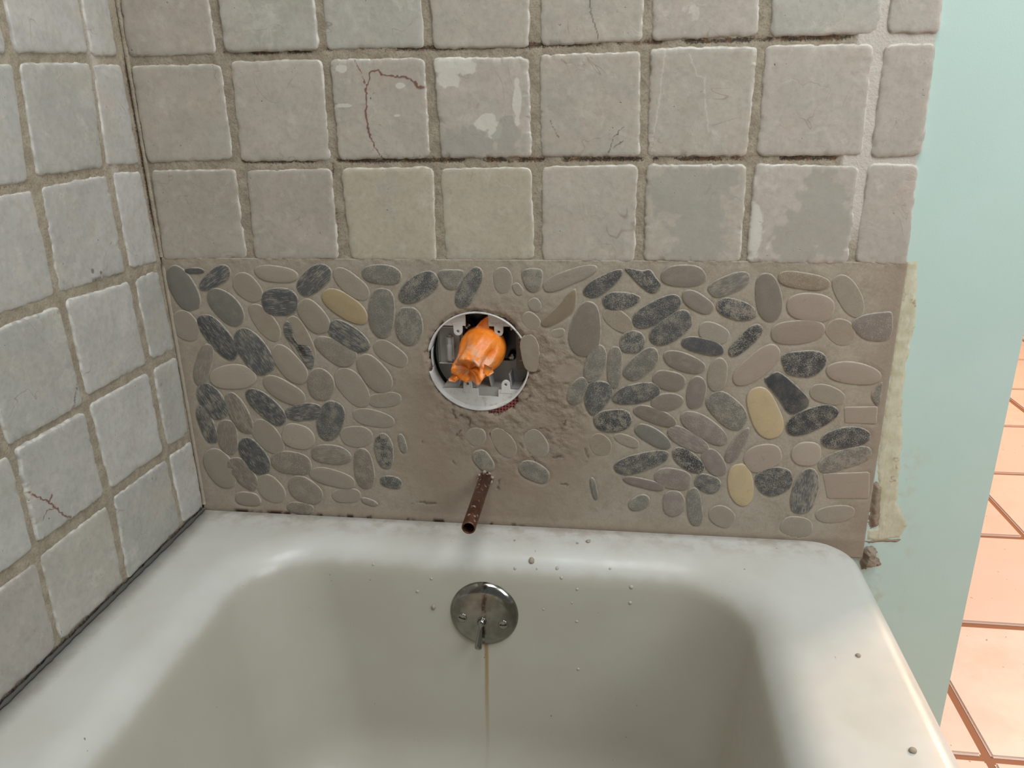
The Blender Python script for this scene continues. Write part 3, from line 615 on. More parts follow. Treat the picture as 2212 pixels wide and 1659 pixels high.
# ---------------------------------------------------------------- grout of the joints (back and left wall)
def joint_sheet(name, a0, a1, b0, b1, step, frame, base, parent, mold_fn, pale_fn):
    A = np.arange(a0, a1 + step / 2, step); B = np.arange(b0, b1 + step / 2, step)
    X, Y = np.meshgrid(A, B, indexing='ij')
    mold = mold_fn(X, Y); pale = pale_fn(X, Y)
    d = base + (fbm(X * 60, Y * 60, 2, 4) - .5) * .0014 + (fbm(X * 320, Y * 320, 4, 3) - .5) * .0012 * (1 - pale) + mold * .0009 - pale * .0006
    pts = np.stack([X, Y, d], -1).reshape(-1, 3) @ np.array(frame).T
    flip = np.linalg.det(np.array(frame)) > 0
    return mesh_obj(name, pts, grid_faces(len(A), len(B), flip=bool(flip)), M['joint'], parent, True, {'mold': mold, 'pale': pale})
def mold_back(X, Y):
    f = np.zeros(X.shape)
    for (x0, z0, x1, z1, k) in ((.118, .5985, .822, .5955, 1.), (.123, .4775, .818, .4745, 1.)):
        zc = z0 + (X - x0) / (x1 - x0) * (z1 - z0)
        along = sstep(x0, x0 + .004, X) * sstep(x1, x1 - .003, X)
        prof = np.exp(-((Y - zc - .0014) / .0040) ** 2)
        f = np.maximum(f, along * prof * k * sstep(.18, .48, fbm(X * 45, Y * 45, 8, 3)))
    for (x0, z0, x1, z1, k) in ((.237, .365, .240, .475, .75), (.246, .478, .237, .596, .4), (.472, .59, .478, .475, .35), (.5855, .36, .589, .47, .45), (.718, .48, .722, .6, .35), (.36, .478, .358, .6, .3), (.477, .598, .482, .588, .9)):
        f = np.maximum(f, k * np.exp(-(dist_poly(X, Y, [(x0, z0), (x1, z1)], False) / .0032) ** 2) * sstep(.3, .6, fbm(X * 60, Y * 60, 12, 3)))
    return f
def pale_back(X, Y):
    v_ = np.exp(-((X - (.8285 + .0 * Y)) / .006) ** 2) * sstep(.37, .42, Y)
    h_ = sstep(.818, .826, X)
    return np.clip(v_ + h_, 0, 1) * sstep(.37, .41, Y)
joint_sheet('joint_grout', .0, EDGE_X - .004, BED_TOP - .002, .872, .0022, FB, .0016, wall_back, mold_back, pale_back)
def mold_left(X, Y):
    f = .35 * sstep(.45, .7, fbm(X * 40, Y * 40, 21, 3))
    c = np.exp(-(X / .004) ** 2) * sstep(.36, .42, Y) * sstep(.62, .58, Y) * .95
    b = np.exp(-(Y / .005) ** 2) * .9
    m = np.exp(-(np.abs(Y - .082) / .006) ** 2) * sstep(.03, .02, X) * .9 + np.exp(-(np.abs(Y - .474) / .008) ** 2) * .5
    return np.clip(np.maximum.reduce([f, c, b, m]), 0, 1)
joint_sheet('joint_grout', -.004, .86, -.004, .872, .0030, FL, .0017, wall_left, mold_left, lambda X, Y: np.exp(-((X - .058) / .008) ** 2) * sstep(.38, .5, Y) * .6)

# ---------------------------------------------------------------- pebbles
PT = {'d': (80, 81, 82), 'k': (60, 62, 65), 'm': (115, 111, 103), 'b': (128, 118, 107), 'v': (132, 121, 114), 'g': (149, 139, 124), 'p': (161, 149, 134),
      't': (166, 146, 112), 'y': (186, 166, 130), 'o': (134, 119, 98), 'q': (154, 140, 126)}
OUTL = []     # outlines in wall coordinates, used to press the mortar round each pebble
def pebble_mesh(loop, height, seed):
    """loop: local 2D outline (m); returns verts/faces, rising to local +z"""
    n = len(loop)
    L = np.array(loop); c = L.mean(0)
    rad = np.hypot(*(L - c).T).mean()
    rings = [(0.0, -.0045), (0.0, -.0004), (.0004, .25), (.0010, .7), (.0020, .95), (.5 * rad, 1.0)]
    V = []
    rng = np.random.default_rng(seed)
    for ins, h in rings:
        d = c - L; dn = np.linalg.norm(d, axis=1, keepdims=True)
        q = L + d / dn * np.minimum(ins, dn * .85)
        z = h if h <= 0 else h * height
        for p in q:
            V.append((p[0], p[1], z + (0 if h <= .5 else float(vnoise(p[0] * 90, p[1] * 90, seed)) * .0003)))
    V.append((c[0], c[1], height * 1.02))
    F = []
    for k in range(len(rings) - 1):
        for i in range(n):
            j = (i + 1) % n
            F.append((k * n + i, k * n + j, (k + 1) * n + j, (k + 1) * n + i))
    k = (len(rings) - 1) * n
    for i in range(n): F.append((k + i, k + (i + 1) % n, len(V) - 1))
    return V, F
def place_pebble(local_loop, centre, ang, code, seed, flat=False):
    tone, tex, hz = code[0], code[1], int(code[2])
    buried = tone in 'gp' and hz >= 6
    height = (.0002 if hz >= 8 else .0004) if buried else (.0004 if flat else .0009)
    V, F = pebble_mesh(local_loop, height, seed)
    n_ = len(local_loop)
    rim = np.zeros(len(V)); rim[:3 * n_] = 1.0; rim[3 * n_:4 * n_] = .45
    o = mesh_obj('pebble', V, F, M['pebble'], wall_back, True, {'rim': rim})
    ca, sa = math.cos(ang), math.sin(ang)
    o.matrix_world = Matrix(((ca, -sa, 0, centre[0]), (0, 0, -1, .0002), (sa, ca, 0, centre[1]), (0, 0, 0, 1)))
    rng = random.Random(seed)
    j = rng.uniform(-6, 6)
    base = PT[tone] if not (tone == 'g' and hz >= 8) else (150, 136, 119)
    if buried: j *= .4
    o['tone'] = list(lin(*[x + j for x in base]))
    o['haze'] = hz / 9
    o['streak'] = 1.0 if tex == 'l' else 0.0
    o['smoothness'] = .75 if tex == 'n' else 0.0
    OUTL.append(([(centre[0] + ca * p[0] - sa * p[1], centre[1] + sa * p[0] + ca * p[1]) for p in local_loop], buried))
for i, (cx, cz, ln_, wd, ang, tp, code) in enumerate(PEBBLES):
    rng = random.Random(i + 5)
    n = 30; loop = []
    a_, b_ = ln_ / 2000 * 1.005, wd / 2000 * 1.0
    ex = rng.uniform(2.1, 2.6)
    ph = [rng.uniform(0, 6.28) for _ in range(4)]
    for k in range(n):
        th = 2 * math.pi * k / n
        c_, s_ = math.cos(th), math.sin(th)
        r = (abs(c_) ** ex + abs(s_) ** ex) ** (-1 / ex)
        w = 1 + .025 * math.sin(2 * th + ph[0]) + .022 * math.sin(3 * th + ph[1]) + .010 * math.sin(5 * th + ph[2])
        x, y = a_ * r * c_ * w, b_ * r * s_ * w * (1 - tp * 1.6 * c_)
        loop.append((x, y))
    place_pebble(loop, (cx / 1000, cz / 1000), math.radians(ang), code, i)
for i, (code, pts) in enumerate(POLY):
    pts = np.array(pts) / 1000
    ar = sum(pts[k - 1][0] * pts[k][1] - pts[k][0] * pts[k - 1][1] for k in range(len(pts)))
    if ar < 0: pts = pts[::-1]
    c = pts.mean(0)
    loop = smooth_loop(pts - c, 4 if len(pts) < 9 else 3) if len(pts) > 4 else None
    if loop is None:
        loop = []
        for k in range(4):
            a, b = pts[k] - c, pts[(k + 1) % 4] - c
            loop += [a + (b - a) * t for t in (.05, .2, .4, .6, .8, .95)]
    place_pebble([tuple(p) for p in loop], tuple(c), 0.0, code, 500 + i, len(pts) == 4)

# ---------------------------------------------------------------- mortar bed of the pebble band
def mortar_bed():
    st = .0015
    A = np.arange(0.0, EDGE_X + .0035, st); B = np.arange(-.0240, BED_TOP + .0015, st)
    X, Y = np.meshgrid(A, B, indexing='ij')
    fresh = sstep(.16, .07, np.hypot((X - .43) * .85, (Y - .13) * .62)) * .9
    fresh = np.maximum(fresh, sstep(.86, .90, X) * .6)
    fresh = np.maximum(fresh, sstep(.022, .0, Y) * .7)
    fresh = np.maximum(fresh, sstep(.02, .0, X) * .6)
    rough = np.clip(sstep(.15, .055, np.hypot(X - .455, (Y - .195))) * sstep(.25, .6, fbm(X * 30, Y * 30, 37, 3)) * 1.2 + sstep(.35, .36, Y) * .4, 0, 1)
    d = (fbm(X * 26, Y * 26, 31, 4) - .5) * .0010
    d += (fbm(X * 150, Y * 150, 33, 4) - .5) * .0030 * (.12 + rough)
    d += (fbm(X * 40 + Y * 90, Y * 22 - X * 60, 35, 3) - .5) * .0024 * rough
    d -= fresh * .0006
    dark = np.zeros(X.shape)
    for loop, buried in OUTL:
        xs = [p[0] for p in loop]; ys = [p[1] for p in loop]
        i0, i1 = np.searchsorted(A, min(xs) - .004), np.searchsorted(A, max(xs) + .004)
        j0, j1 = np.searchsorted(B, min(ys) - .004), np.searchsorted(B, max(ys) + .004)
        if i1 <= i0 or j1 <= j0: continue
        x, y = X[i0:i1, j0:j1], Y[i0:i1, j0:j1]
        dd = dist_poly(x, y, loop); ins = inside_poly(x, y, loop)
        sd = np.where(ins, -dd, dd)
        k = .4 if buried else 1.0
        # smooth mortar near the pebble, pressed below it inside
        w_ = sstep(.004, .0005, sd)
        blk = d[i0:i1, j0:j1]
        blk = blk * (1 - w_ * .85 * k) + w_ * .0002
        blk = np.where(sd < -.0015, np.maximum(blk, .0016), blk)
        d[i0:i1, j0:j1] = blk
    # ragged lip of the valve opening
    hd = dist_poly(X, Y, HOLE); hin = inside_poly(X, Y, HOLE)
    rag = (fbm(X * 240, Y * 240, 41, 3) - .5) * .0045
    sd = np.where(hin, -hd, hd) + rag
    d += sstep(.006, .0, sd) * .0028
    dark = np.maximum(dark, sstep(.0035, .0005, sd) * sstep(.5, .68, fbm(X * 170, Y * 170, 43, 3)) * .8)
    for ck in CRACKS:
        q = [(p[0] / 1000, p[1] / 1000) for p in ck]
        cd = dist_poly(X + (fbm(X * 300, Y * 300, 47, 2) - .5) * .004, Y + (fbm(X * 300, Y * 300, 49, 2) - .5) * .004, q, False)
        m_ = sstep(.0022, .0004, cd) * sstep(.35, .55, fbm(X * 200, Y * 200, 51, 2))
        d += m_ * .0010; dark = np.maximum(dark, m_ * .55)
    # crumbly foot along the tub
    foot = sstep(.004, -.001, Y)
    dark = np.maximum(dark, foot * sstep(.50, .62, fbm(X * 55, Y * 30, 45, 4)) * sstep(.5, .42, X))
    d -= sstep(.012, .0, Y) * .0010
    keep_v = sd > -st * .5
    kf = keep_v[:-1, :-1] & keep_v[1:, :-1] & keep_v[1:, 1:] & keep_v[:-1, 1:]
    gx, gy = np.gradient(sd, st); gn = np.hypot(gx, gy) + 1e-6
    mv = np.where(np.abs(sd) < st * 1.1, -sd * np.clip(1.1 - np.maximum(sd, 0) / st, 0, 1), 0)
    pts = np.stack([X + mv * gx / gn, d + .0004, Y + mv * gy / gn], -1).reshape(-1, 3)
    f = grid_faces(len(A), len(B), kf)
    used = np.unique(f); remap = -np.ones(len(pts), int); remap[used] = np.arange(len(used))
    at = {'fresh': fresh.reshape(-1)[used], 'rough': rough.reshape(-1)[used], 'dark': dark.reshape(-1)[used]}
    o = mesh_obj('mortar_bed', pts[used], remap[f], M['mortar'], wall_back, True, at)
    # rim thickness: extrude the boundary back into the wall
    bm = bmesh.new(); bm.from_mesh(o.data)
    be = [e for e in bm.edges if e.is_boundary]
    r = bmesh.ops.extrude_edge_only(bm, edges=be)
    for g in r['geom']:
        if isinstance(g, bmesh.types.BMVert): g.co.y = .0125
    for f_ in bm.faces: f_.smooth = True
    bm.to_mesh(o.data); bm.free()
    o['label'] = 'grey brown mortar spread between the pebbles'
mortar_bed()

def slab_from_outline(name, pts, y0, thick, mat, parent, seed, step=.0014, rag=.002, lumps=.0012, per=6, attrs=None):
    """raised irregular patch lying on the wall plane y0, thickness toward the room"""
    loop = [(p[0] / 1000, p[1] / 1000) for p in pts]
    xs = [p[0] for p in loop]; zs = [p[1] for p in loop]
    A = np.arange(min(xs) - .004, max(xs) + .004, step); B = np.arange(min(zs) - .004, max(zs) + .004, step)
    X, Y = np.meshgrid(A, B, indexing='ij')
    dd = dist_poly(X, Y, loop); sd = np.where(inside_poly(X, Y, loop), -dd, dd) + (fbm(X * 150, Y * 150, seed, 4) - .5) * rag * 2
    h = thick * sstep(.0, -.004, sd) + lumps * (fbm(X * 110, Y * 110, seed + 3, 4) - .4) * sstep(.0, -.003, sd)
    h -= .0004 * sstep(-.001, .001, sd)
    keep_v = sd < .0012
    kf = keep_v[:-1, :-1] | keep_v[1:, 1:]
    pts3 = np.stack([X, y0 - h, Y], -1).reshape(-1, 3)
    f = grid_faces(len(A), len(B), kf)
    used = np.unique(f); remap = -np.ones(len(pts3), int); remap[used] = np.arange(len(used))
    at = {k: np.full(len(used), v) for k, v in (attrs or {}).items()}
    o = mesh_obj(name, pts3[used], remap[f], mat, parent, True, at)
    return o
slab_from_outline('plaster_strip', STRIP, .0035, .0008, M['plaster'], wall_back, 51, rag=.0024, lumps=.0007)['label'] = 'cream strip of bare plaster beside the pebble band'
slab_from_outline('mortar_smear', SMEAR, .0030, .0032, M['mortar'], wall_back, 53, lumps=.002, attrs={'fresh': 1., 'rough': .6})
slab_from_outline('mortar_lump', LUMP, .0030, .010, M['mortar'], wall_back, 57, step=.001, rag=.003, lumps=.010, attrs={'fresh': .8, 'rough': .8})['label'] = 'torn lump of mortar at the foot of the wall'
slab_from_outline('mortar_thread', STRING, .0033, .0022, M['mortar'], wall_back, 59, step=.0009, rag=.0016, lumps=.0015, attrs={'fresh': 1., 'rough': .6})

# ---------------------------------------------------------------- bathtub
tub = tag(empty('bathtub', (.44, -.7, -.4)), 'off white enamelled bathtub set into the tiled corner', 'bathtub')
def round_rect(x0, x1, y0, y1, rs, z, m=14):
    """rs radii at (x1,y1), (x0,y1), (x0,y0), (x1,y0)"""
    out = []
    for (cx, cy, sx, sy, a0), r in zip(((x1, y1, -1, -1, 0), (x0, y1, 1, -1, 90), (x0, y0, 1, 1, 180), (x1, y0, -1, 1, 270)), rs):
        for k in range(m + 1):
            a = math.radians(a0 + 90 * k / m)
            out.append((cx + sx * r + r * math.cos(a), cy + sy * r + r * math.sin(a), z))
    return out
def tub_shell():
    loops = []
    X0, Y1, Y0 = .0012, -.0012, -1.52
    xr = lambda z: .884
    loops.append(round_rect(X0, .868, Y0, Y1, (.03, .003, .003, .03), -.398))
    loops.append(round_rect(X0, .872, Y0, Y1, (.03, .003, .003, .03), -.20))
    loops.append(round_rect(X0, .880, Y0, Y1, (.034, .003, .003, .034), -.060))
    for k in range(7):
        a = math.radians(90 * k / 6)
        ins = .022 * (1 - math.cos(a))
        loops.append(round_rect(X0, .8905 - ins, Y0 + ins, Y1 - ins * .12, (.042 - ins * .2, .003, .003, .042), -.022 + .022 * math.sin(a) - .0012))
    loops.append(round_rect(X0 + .03, .845, Y0 + .04, Y1 - .018, (.06, .03, .03, .06), -.0004))
    lx0, lx1, ly0, ly1 = .078, .786, -1.37, -.042
    R = .044
    for k in range(10):
        a = math.radians(82 * k / 9)
        ins = R * math.sin(a); z = -R * (1 - math.cos(a))
        loops.append(round_rect(lx0 + ins, lx1 - ins * 1.1, ly0 + ins * 1.4, ly1 - ins, (.118 - ins * .5,) * 4, z, 14))
    zs = [-.06, -.10, -.15, -.20, -.25]
    e0 = R
    for z in zs:
        q = (-.038 - z)
        i1 = e0 + q * .115; il = e0 + q * .16; ir = e0 * 1.1 + q * .16
        loops.append(round_rect(lx0 + il, lx1 - ir, ly0 + e0 * 1.4 + q * .7, ly1 - i1, (.096 + q * .05,) * 4, z, 14))
    q = .25 - .038
    bi, bl, br_, bf = e0 + q * .115, e0 + q * .16, e0 * 1.1 + q * .16, e0 * 1.4 + q * .7
    for k in range(1, 8):
        a = math.radians(90 * k / 7)
        ins = .10 * (1 - math.cos(a)); z = -.25 - .10 * math.sin(a)
        loops.append(round_rect(lx0 + bl + ins, lx1 - br_ - ins, ly0 + bf + ins, ly1 - bi - ins, (max(.108 - ins * .5, .03),) * 4, z, 14))
    n = len(loops[0]); V = [p for l in loops for p in l]; F = []
    for k in range(len(loops) - 1):
        for i in range(n):
            j = (i + 1) % n
            F.append((k * n + i, k * n + j, (k + 1) * n + j, (k + 1) * n + i))
    F.append([(len(loops) - 1) * n + i for i in range(n)])
    V = [(x - .44, y + .7, z + .4) for x, y, z in V]
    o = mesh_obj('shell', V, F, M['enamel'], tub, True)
    return o
shell = tub_shell()
shell.data.shade_smooth() if hasattr(shell.data, 'shade_smooth') else None
bvh = BVHTree.FromPolygons([v.co + Vector((.44, -.7, -.4)) for v in shell.data.vertices], [list(p.vertices) for p in shell.data.polygons])
def on_shell(p, d):
    hit, nrm, _, _ = bvh.ray_cast(Vector(p), Vector(d))
    if hit is None: return None, None
    return hit, (nrm if nrm.dot(Vector(d)) < 0 else -nrm)

# overflow plate, fixed to the end of the basin
pc, pn = on_shell((.4212, -.5, -.0815), (0, 1, 0))
pz = Vector((pn.x * .3, pn.y, pn.z)).normalized()
px_ = Vector((1, 0, -.035)).cross(pz).cross(pz) * -1
px_ = (Vector((1, 0, -.035)) - pz * Vector((1, 0, -.035)).dot(pz)).normalized()
py_ = pz.cross(px_)
PM = Matrix((px_, py_, pz)).transposed().to_4x4()
PM.translation = pc
V, F = lathe([(0.0001, .0086), (.018, .0084), (.030, .0078), (.0365, .0066), (.0405, .0046), (.0432, .0022), (.0446, 0), (.0446, -.004)], 72)
plate = mesh_obj('overflow_plate', V, F, M['chrome'], tub)
plate.matrix_parent_inverse = tub.matrix_world.inverted()
TUBINV = Matrix.Translation((-.44, .7, .4))
plate.matrix_parent_inverse = Matrix.Identity(4)
plate.matrix_local = TUBINV @ PM
plate['label'] = 'round chrome overflow plate with a rust run'
def screw_head(u, v, rot):
    bm = bmesh.new()
    V, F = lathe([(.0062, -.001), (.0062, .0006), (.0052, .0014), (.0044, .0010), (.003, .0016), (.0001, .0018)], 24)
    vv = [bm.verts.new(p) for p in V]
    for f in F: bm.faces.new([vv[i] for i in f])
    o = bm_obj('screw', bm, M['chrome2'], plate, True)
    o.location = (u, v, .0078)
    o.rotation_euler = (0, 0, rot)
    bm = bmesh.new(); add_box(bm, -.0045, .0045, -.0006, .0006, .0008, .0021)
    bmx = bmesh.new(); bmx.from_mesh(o.data)
    me2 = bpy.data.meshes.new('t'); bm.to_mesh(me2); bm.free()
    k0 = len(bmx.faces)
    bmx.from_mesh(me2)
    bmx.faces.ensure_lookup_table()
    o.data.materials.append(M['black'])
    for f in bmx.faces[k0:]: f.material_index = 1
    bmx.to_mesh(o.data); bmx.free()
    return o
screw_head(-.0272, -.0045, -.25); screw_head(.0262, -.0085, .1)
# trip lever: socket ring, ball and tapered handle
V, F = lathe([(.0062, -.001), (.0066, .0010), (.0056, .0018), (.0048, .0004), (.0044, -.001)], 28)
sock = mesh_obj('lever_socket', V, F, M['chrome2'], plate); sock.location = (-.0016, -.0075, .0082)
prof = [(.0001, -.0052), (.003, -.0044), (.0047, -.0018), (.0050, .0005), (.0042, .0030), (.0028, .0046), (.0024, .0060), (.0028, .012), (.0036, .020), (.0046, .029), (.0048, .0315), (.0040, .0335), (.0001, .034)]
V, F = lathe(prof, 28)
lever = mesh_obj('trip_lever', V, F, M['chrome2'], plate)
lever.location = (-.0016, -.0072, .0105)
lever.rotation_euler = Vector((-.06, -.95, .30)).to_track_quat('Z', 'X').to_euler()

# ---------------------------------------------------------------- caulk line between tub and left wall, thin crack line at the back
def bead(name, path, rad, mat, seed, label, var=(.55, 1.25)):
    rng = random.Random(seed)
    V, F = [], []; m = 8
    for i, p in enumerate(path):
        p = Vector(p); a = Vector(path[max(i - 1, 0)]); b = Vector(path[min(i + 1, len(path) - 1)])
        d = (b - a).normalized(); u = d.cross(Vector((0, 0, 1)) if abs(d.z) < .9 else Vector((1, 0, 0))).normalized(); w = u.cross(d)
        r = rad * rng.uniform(*var)
        for k in range(m):
            t = 2 * math.pi * k / m
            V.append(p + (u * math.cos(t) + w * math.sin(t)) * r)
    for i in range(len(path) - 1):
        for k in range(m):
            l = (k + 1) % m
            F.append((i * m + k, i * m + l, (i + 1) * m + l, (i + 1) * m + k))
    F.append(list(range(m))); F.append([(len(path) - 1) * m + k for k in range(m)][::-1])
    return tag(mesh_obj(name, V, F, mat), label, kind='structure')
bead('trim_1', [(.0020, -.004 - k * .006, .0008) for k in range(140)], .0028, M['caulk'], 4, 'thin grimy caulk line where the tub meets the side wall')

bead('trim_2', [(.0006, .0016, .006 + k * .006) for k in range(59)], .0034, M['mortar'], 6, 'mortar line in the inside corner beside the pebbles', (.92, 1.06))
bead('trim_3', [(.0004, .0020, .362 + k * .006) for k in range(84)], .0030, M['joint'], 8, 'grout line in the inside corner above the pebbles', (.9, 1.08))
# ---------------------------------------------------------------- copper pipe stub
pipe = tag(empty('spout_pipe', (.4125, 0, .0677)), 'bare copper pipe stub sticking out of the wall above the tub', 'pipe')
L_ = .121
V, F = lathe([(.0066, .0), (.0066, L_ - .001), (.0070, L_), (.0080, L_), (.0086, L_ - .0012), (.0086, -.035), (.0066, -.035), (.0066, 0)], 40)
tube = mesh_obj('tube', V, F, M['copper'], pipe)
tube.rotation_euler = Vector((-.008, -1, -.055)).to_track_quat('Z', 'Y').to_euler()
rng = random.Random(9)
def crumb_mesh(r, seed, squash=.7):
    bm = bmesh.new()
    bmesh.ops.create_icosphere(bm, subdivisions=2, radius=r)
    rg = np.random.default_rng(seed)
    for v in bm.verts:
        k = .75 + .5 * float(vnoise(v.co.x / r * 1.1 + 5, v.co.y / r * 1.1 + v.co.z / r * .9, seed))
        v.co *= k; v.co.z *= squash
    return bm
for k, (ang, r, q) in enumerate(((10, .0030, .7), (52, .0022, .9), (95, .0026, .6), (148, .0020, 1.), (-28, .0024, .8), (182, .0016, 1.))):
    a = math.radians(ang)
    bm = crumb_mesh(r, 60 + k, q)
    o = bm_obj('mortar_flake', bm, M['flake'], pipe, True)
    o.location = (.0092 * math.cos(a), -.0012 - .0006 * k, .0092 * math.sin(a))
    o.rotation_euler = (k, k * .7, k * 1.9)

# ---------------------------------------------------------------- shower valve in the wall opening
vc = Vector((VC[0], 0, VC[1]))
valve = tag(empty('shower_valve', (vc.x, .05, vc.z)), 'shower valve in a white plastic guard, its stem wrapped in orange tape', 'valve')
def vpart(o):
    o.location = Vector(o.location) + Vector((0, -.05, 0))
    return o
def arc(r, a0, a1, n):
    return [(r * math.cos(math.radians(a0 + (a1 - a0) * k / n)), r * math.sin(math.radians(a0 + (a1 - a0) * k / n))) for k in range(n + 1)]
def plate2d(name, loops, y0, y1, mat, parent, bevel=.0):
    """flat plate with holes in the x-z plane, from depth y0 (front) to y1"""
    cu = bpy.data.curves.new(name, 'CURVE'); cu.dimensions = '2D'; cu.fill_mode = 'BOTH'; cu.extrude = (y1 - y0) / 2 - bevel
    cu.bevel_depth = bevel; cu.bevel_resolution = 1
    for lp in loops:
        sp = cu.splines.new('POLY'); sp.points.add(len(lp) - 1)
        for p, (x, z) in zip(sp.points, lp): p.co = (x, z, 0, 1)
        sp.use_cyclic_u = True
    tmp = bpy.data.objects.new(name, cu); COL.objects.link(tmp)
    dg = bpy.context.evaluated_depsgraph_get()
    me = bpy.data.meshes.new_from_object(tmp.evaluated_get(dg))
    bpy.data.objects.remove(tmp); bpy.data.curves.remove(cu)
    for v in me.vertices:
        x, z, d = v.co
        v.co = (x, (y0 + y1) / 2 - d, z)
    me.name = name
    me.materials.clear(); me.materials.append(mat)
    o = bpy.data.objects.new(name, me); COL.objects.link(o); o.parent = parent
    o.location = (0, -.05, 0)
    return o
def circ(cx, cz, r, n=14): return [(cx + r * math.cos(2 * math.pi * k / n), cz + r * math.sin(2 * math.pi * k / n)) for k in range(n)]
def rrect(x0, x1, z0, z1, r, m=5):
    return [(p[0], p[1]) for p in round_rect(x0, x1, z0, z1, (r,) * 4, 0, m)]
# ring: a short tube, open where the side wall of the guard is cut away
bm = bmesh.new()
def ring_sector(a0, a1, n, r0, r1, y0, y1):
    vs4 = []
    for k in range(n + 1):
        a = math.radians(a0 + (a1 - a0) * k / n)
        c, s = math.cos(a), math.sin(a)
        vs4.append([bm.verts.new((r * c, y, r * s)) for r, y in ((r0, y0), (r1, y0), (r1, y1), (r0, y1))])
    for k in range(n):
        for e in range(4):
            bm.faces.new((vs4[k][e], vs4[k][(e + 1) % 4], vs4[k + 1][(e + 1) % 4], vs4[k + 1][e]))
    bm.faces.new(vs4[0]); bm.faces.new(vs4[-1][::-1])
ring_sector(192, 400, 60, VR - .0022, VR, .0015, .030)
ring_sector(40, 168, 44, VR - .0022, VR, .0015, .030)
ring_sector(168, 192, 8, VR - .0022, VR, .020, .030)
vpart(bm_obj('guard_ring', bm, M['plastic'], valve, True))
def mount_tab(u, w, up):
    s = 1 if up else -1
    base = [(-.0075, .004), (-.0055, .0), (-.0052, -.0065)] + [(.0052 * math.cos(math.radians(180 + 180 * k / 8)), -.0075 + .0052 * math.sin(math.radians(180 + 180 * k / 8))) for k in range(9)] + [(.0052, -.0065), (.0055, .0), (.0075, .004)]
    lp = [(u + x, w + s * z) for x, z in base]
    plate2d('mounting_tab', [lp, circ(u, w - s * .0075, .0023)], .0105, .0155, M['plastic'], valve, .0004)
r_ = VR - .0022
zc = .0455
xa = math.sqrt(r_ ** 2 - zc ** 2)
a_ = math.degrees(math.asin(zc / r_))
top = [(-.0165, zc), (-.0165, .0625)] + [p for p in arc(r_, 105, 180 - a_, 10)]
plate2d('guard_flange', [top], .011, .015, M['plastic'], valve, .0003)
top = [(.0135, .0625), (.0135, zc)] + arc(r_, a_, 77, 10)
plate2d('guard_flange', [top], .011, .015, M['plastic'], valve, .0003)
zb = -.040
a2 = math.degrees(math.asin(zb / r_))
bot = arc(r_, 180 - a2, 360 + a2, 36) + [(.024, zb), (.024, -.050), (-.003, -.050), (-.003, zb)]
plate2d('guard_flange', [bot], .011, .015, M['plastic'], valve, .0003)
mount_tab(-.0262, zc, True); mount_tab(.0262, zc, True)
mount_tab(-.0165, zb + .0, False); mount_tab(.0335, zb + .0, False)
# guard body: back wall with a window onto the black valve body, side walls
win = rrect(-.0235, .0445, -.010, .056, .008)
plate2d('guard_back', [circ(0, 0, r_, 72), win], .042, .046, M['grey_plastic'], valve)
bm = bmesh.new(); add_box(bm, -.05, .06, .0475, .0525, -.04, .066, .002)
vpart(bm_obj('valve_body', bm, M['black'], valve))
bm = bmesh.new(); add_box(bm, -.058, -.0245, .028, .0415, -.013, .047, .0035)
vpart(bm_obj('guard_side', bm, M['grey_plastic'], valve))
bm = bmesh.new(); add_box(bm, -.0445, -.0345, .018, .028, -.006, .030, .003); add_box(bm, -.0425, -.0365, .0155, .0185, -.004, .019, .001)
vpart(bm_obj('guard_clip', bm, M['grey_plastic'], valve))
bm = bmesh.new(); add_box(bm, -.0565, -.0335, .0245, .0275, .0385, .0402, .0004)
vpart(bm_obj('guard_rib', bm, M['plastic'], valve))
bm = bmesh.new(); add_box(bm, -.056, -.036, .0245, .0275, -.0105, -.0090, .0004)
vpart(bm_obj('guard_rib', bm, M['plastic'], valve))
bm = bmesh.new(); add_box(bm, .0452, .0625, .030, .0415, -.018, .052, .002)
vpart(bm_obj('guard_side', bm, mat_plain('brown_grey_plastic', lin(118, 106, 98), .55), valve))
for k, (z, w) in enumerate(((.038, .010), (.033, .011), (.0245, .009), (.019, .009), (.0125, .008), (.007, .004), (-.006, .008))):
    bm = bmesh.new(); add_box(bm, .0575 - w, .0575, .0292, .0302, z, z + (.0012 if k > 2 else .0024))
    vpart(bm_obj('depth_mark', bm, M['mark'], valve))
for (x, tx) in ((-.030, -.014), (.014, .004), (.040, .034)):
    bm = bmesh.new()
    add_box(bm, x - .0012, x + .0012, .018, .042, -.040, -.020, .0006)
    for v in bm.verts: v.co.x += (v.co.z + .04) * (tx - x) * 18
    vpart(bm_obj('guard_rib', bm, M['grey_plastic'], valve))
bm = bmesh.new(); add_box(bm, -.0065, .0275, .0152, .0172, -.054, -.038, .0006)
vpart(bm_obj('guard_slope', bm, M['grey_plastic'], valve))
bm = bmesh.new(); add_box(bm, -.050, .056, .0175, .042, -.0445, -.0385, .001)
vpart(bm_obj('guard_shelf', bm, M['grey_plastic'], valve))
def pan_screw(u, w, y):
    V, F = lathe([(.0052, -.004), (.0052, .0), (.0046, .0016), (.003, .0026), (.0001, .003)], 20)
    o = mesh_obj('screw', V, F, M['chrome2'], valve)
    o.rotation_euler = (math.radians(90), 0, 0); o.location = (u, y - .05, w)
pan_screw(-.0165, .0395, .030); pan_screw(.0385, .0375, .036); pan_screw(.0385, -.0030, .038)

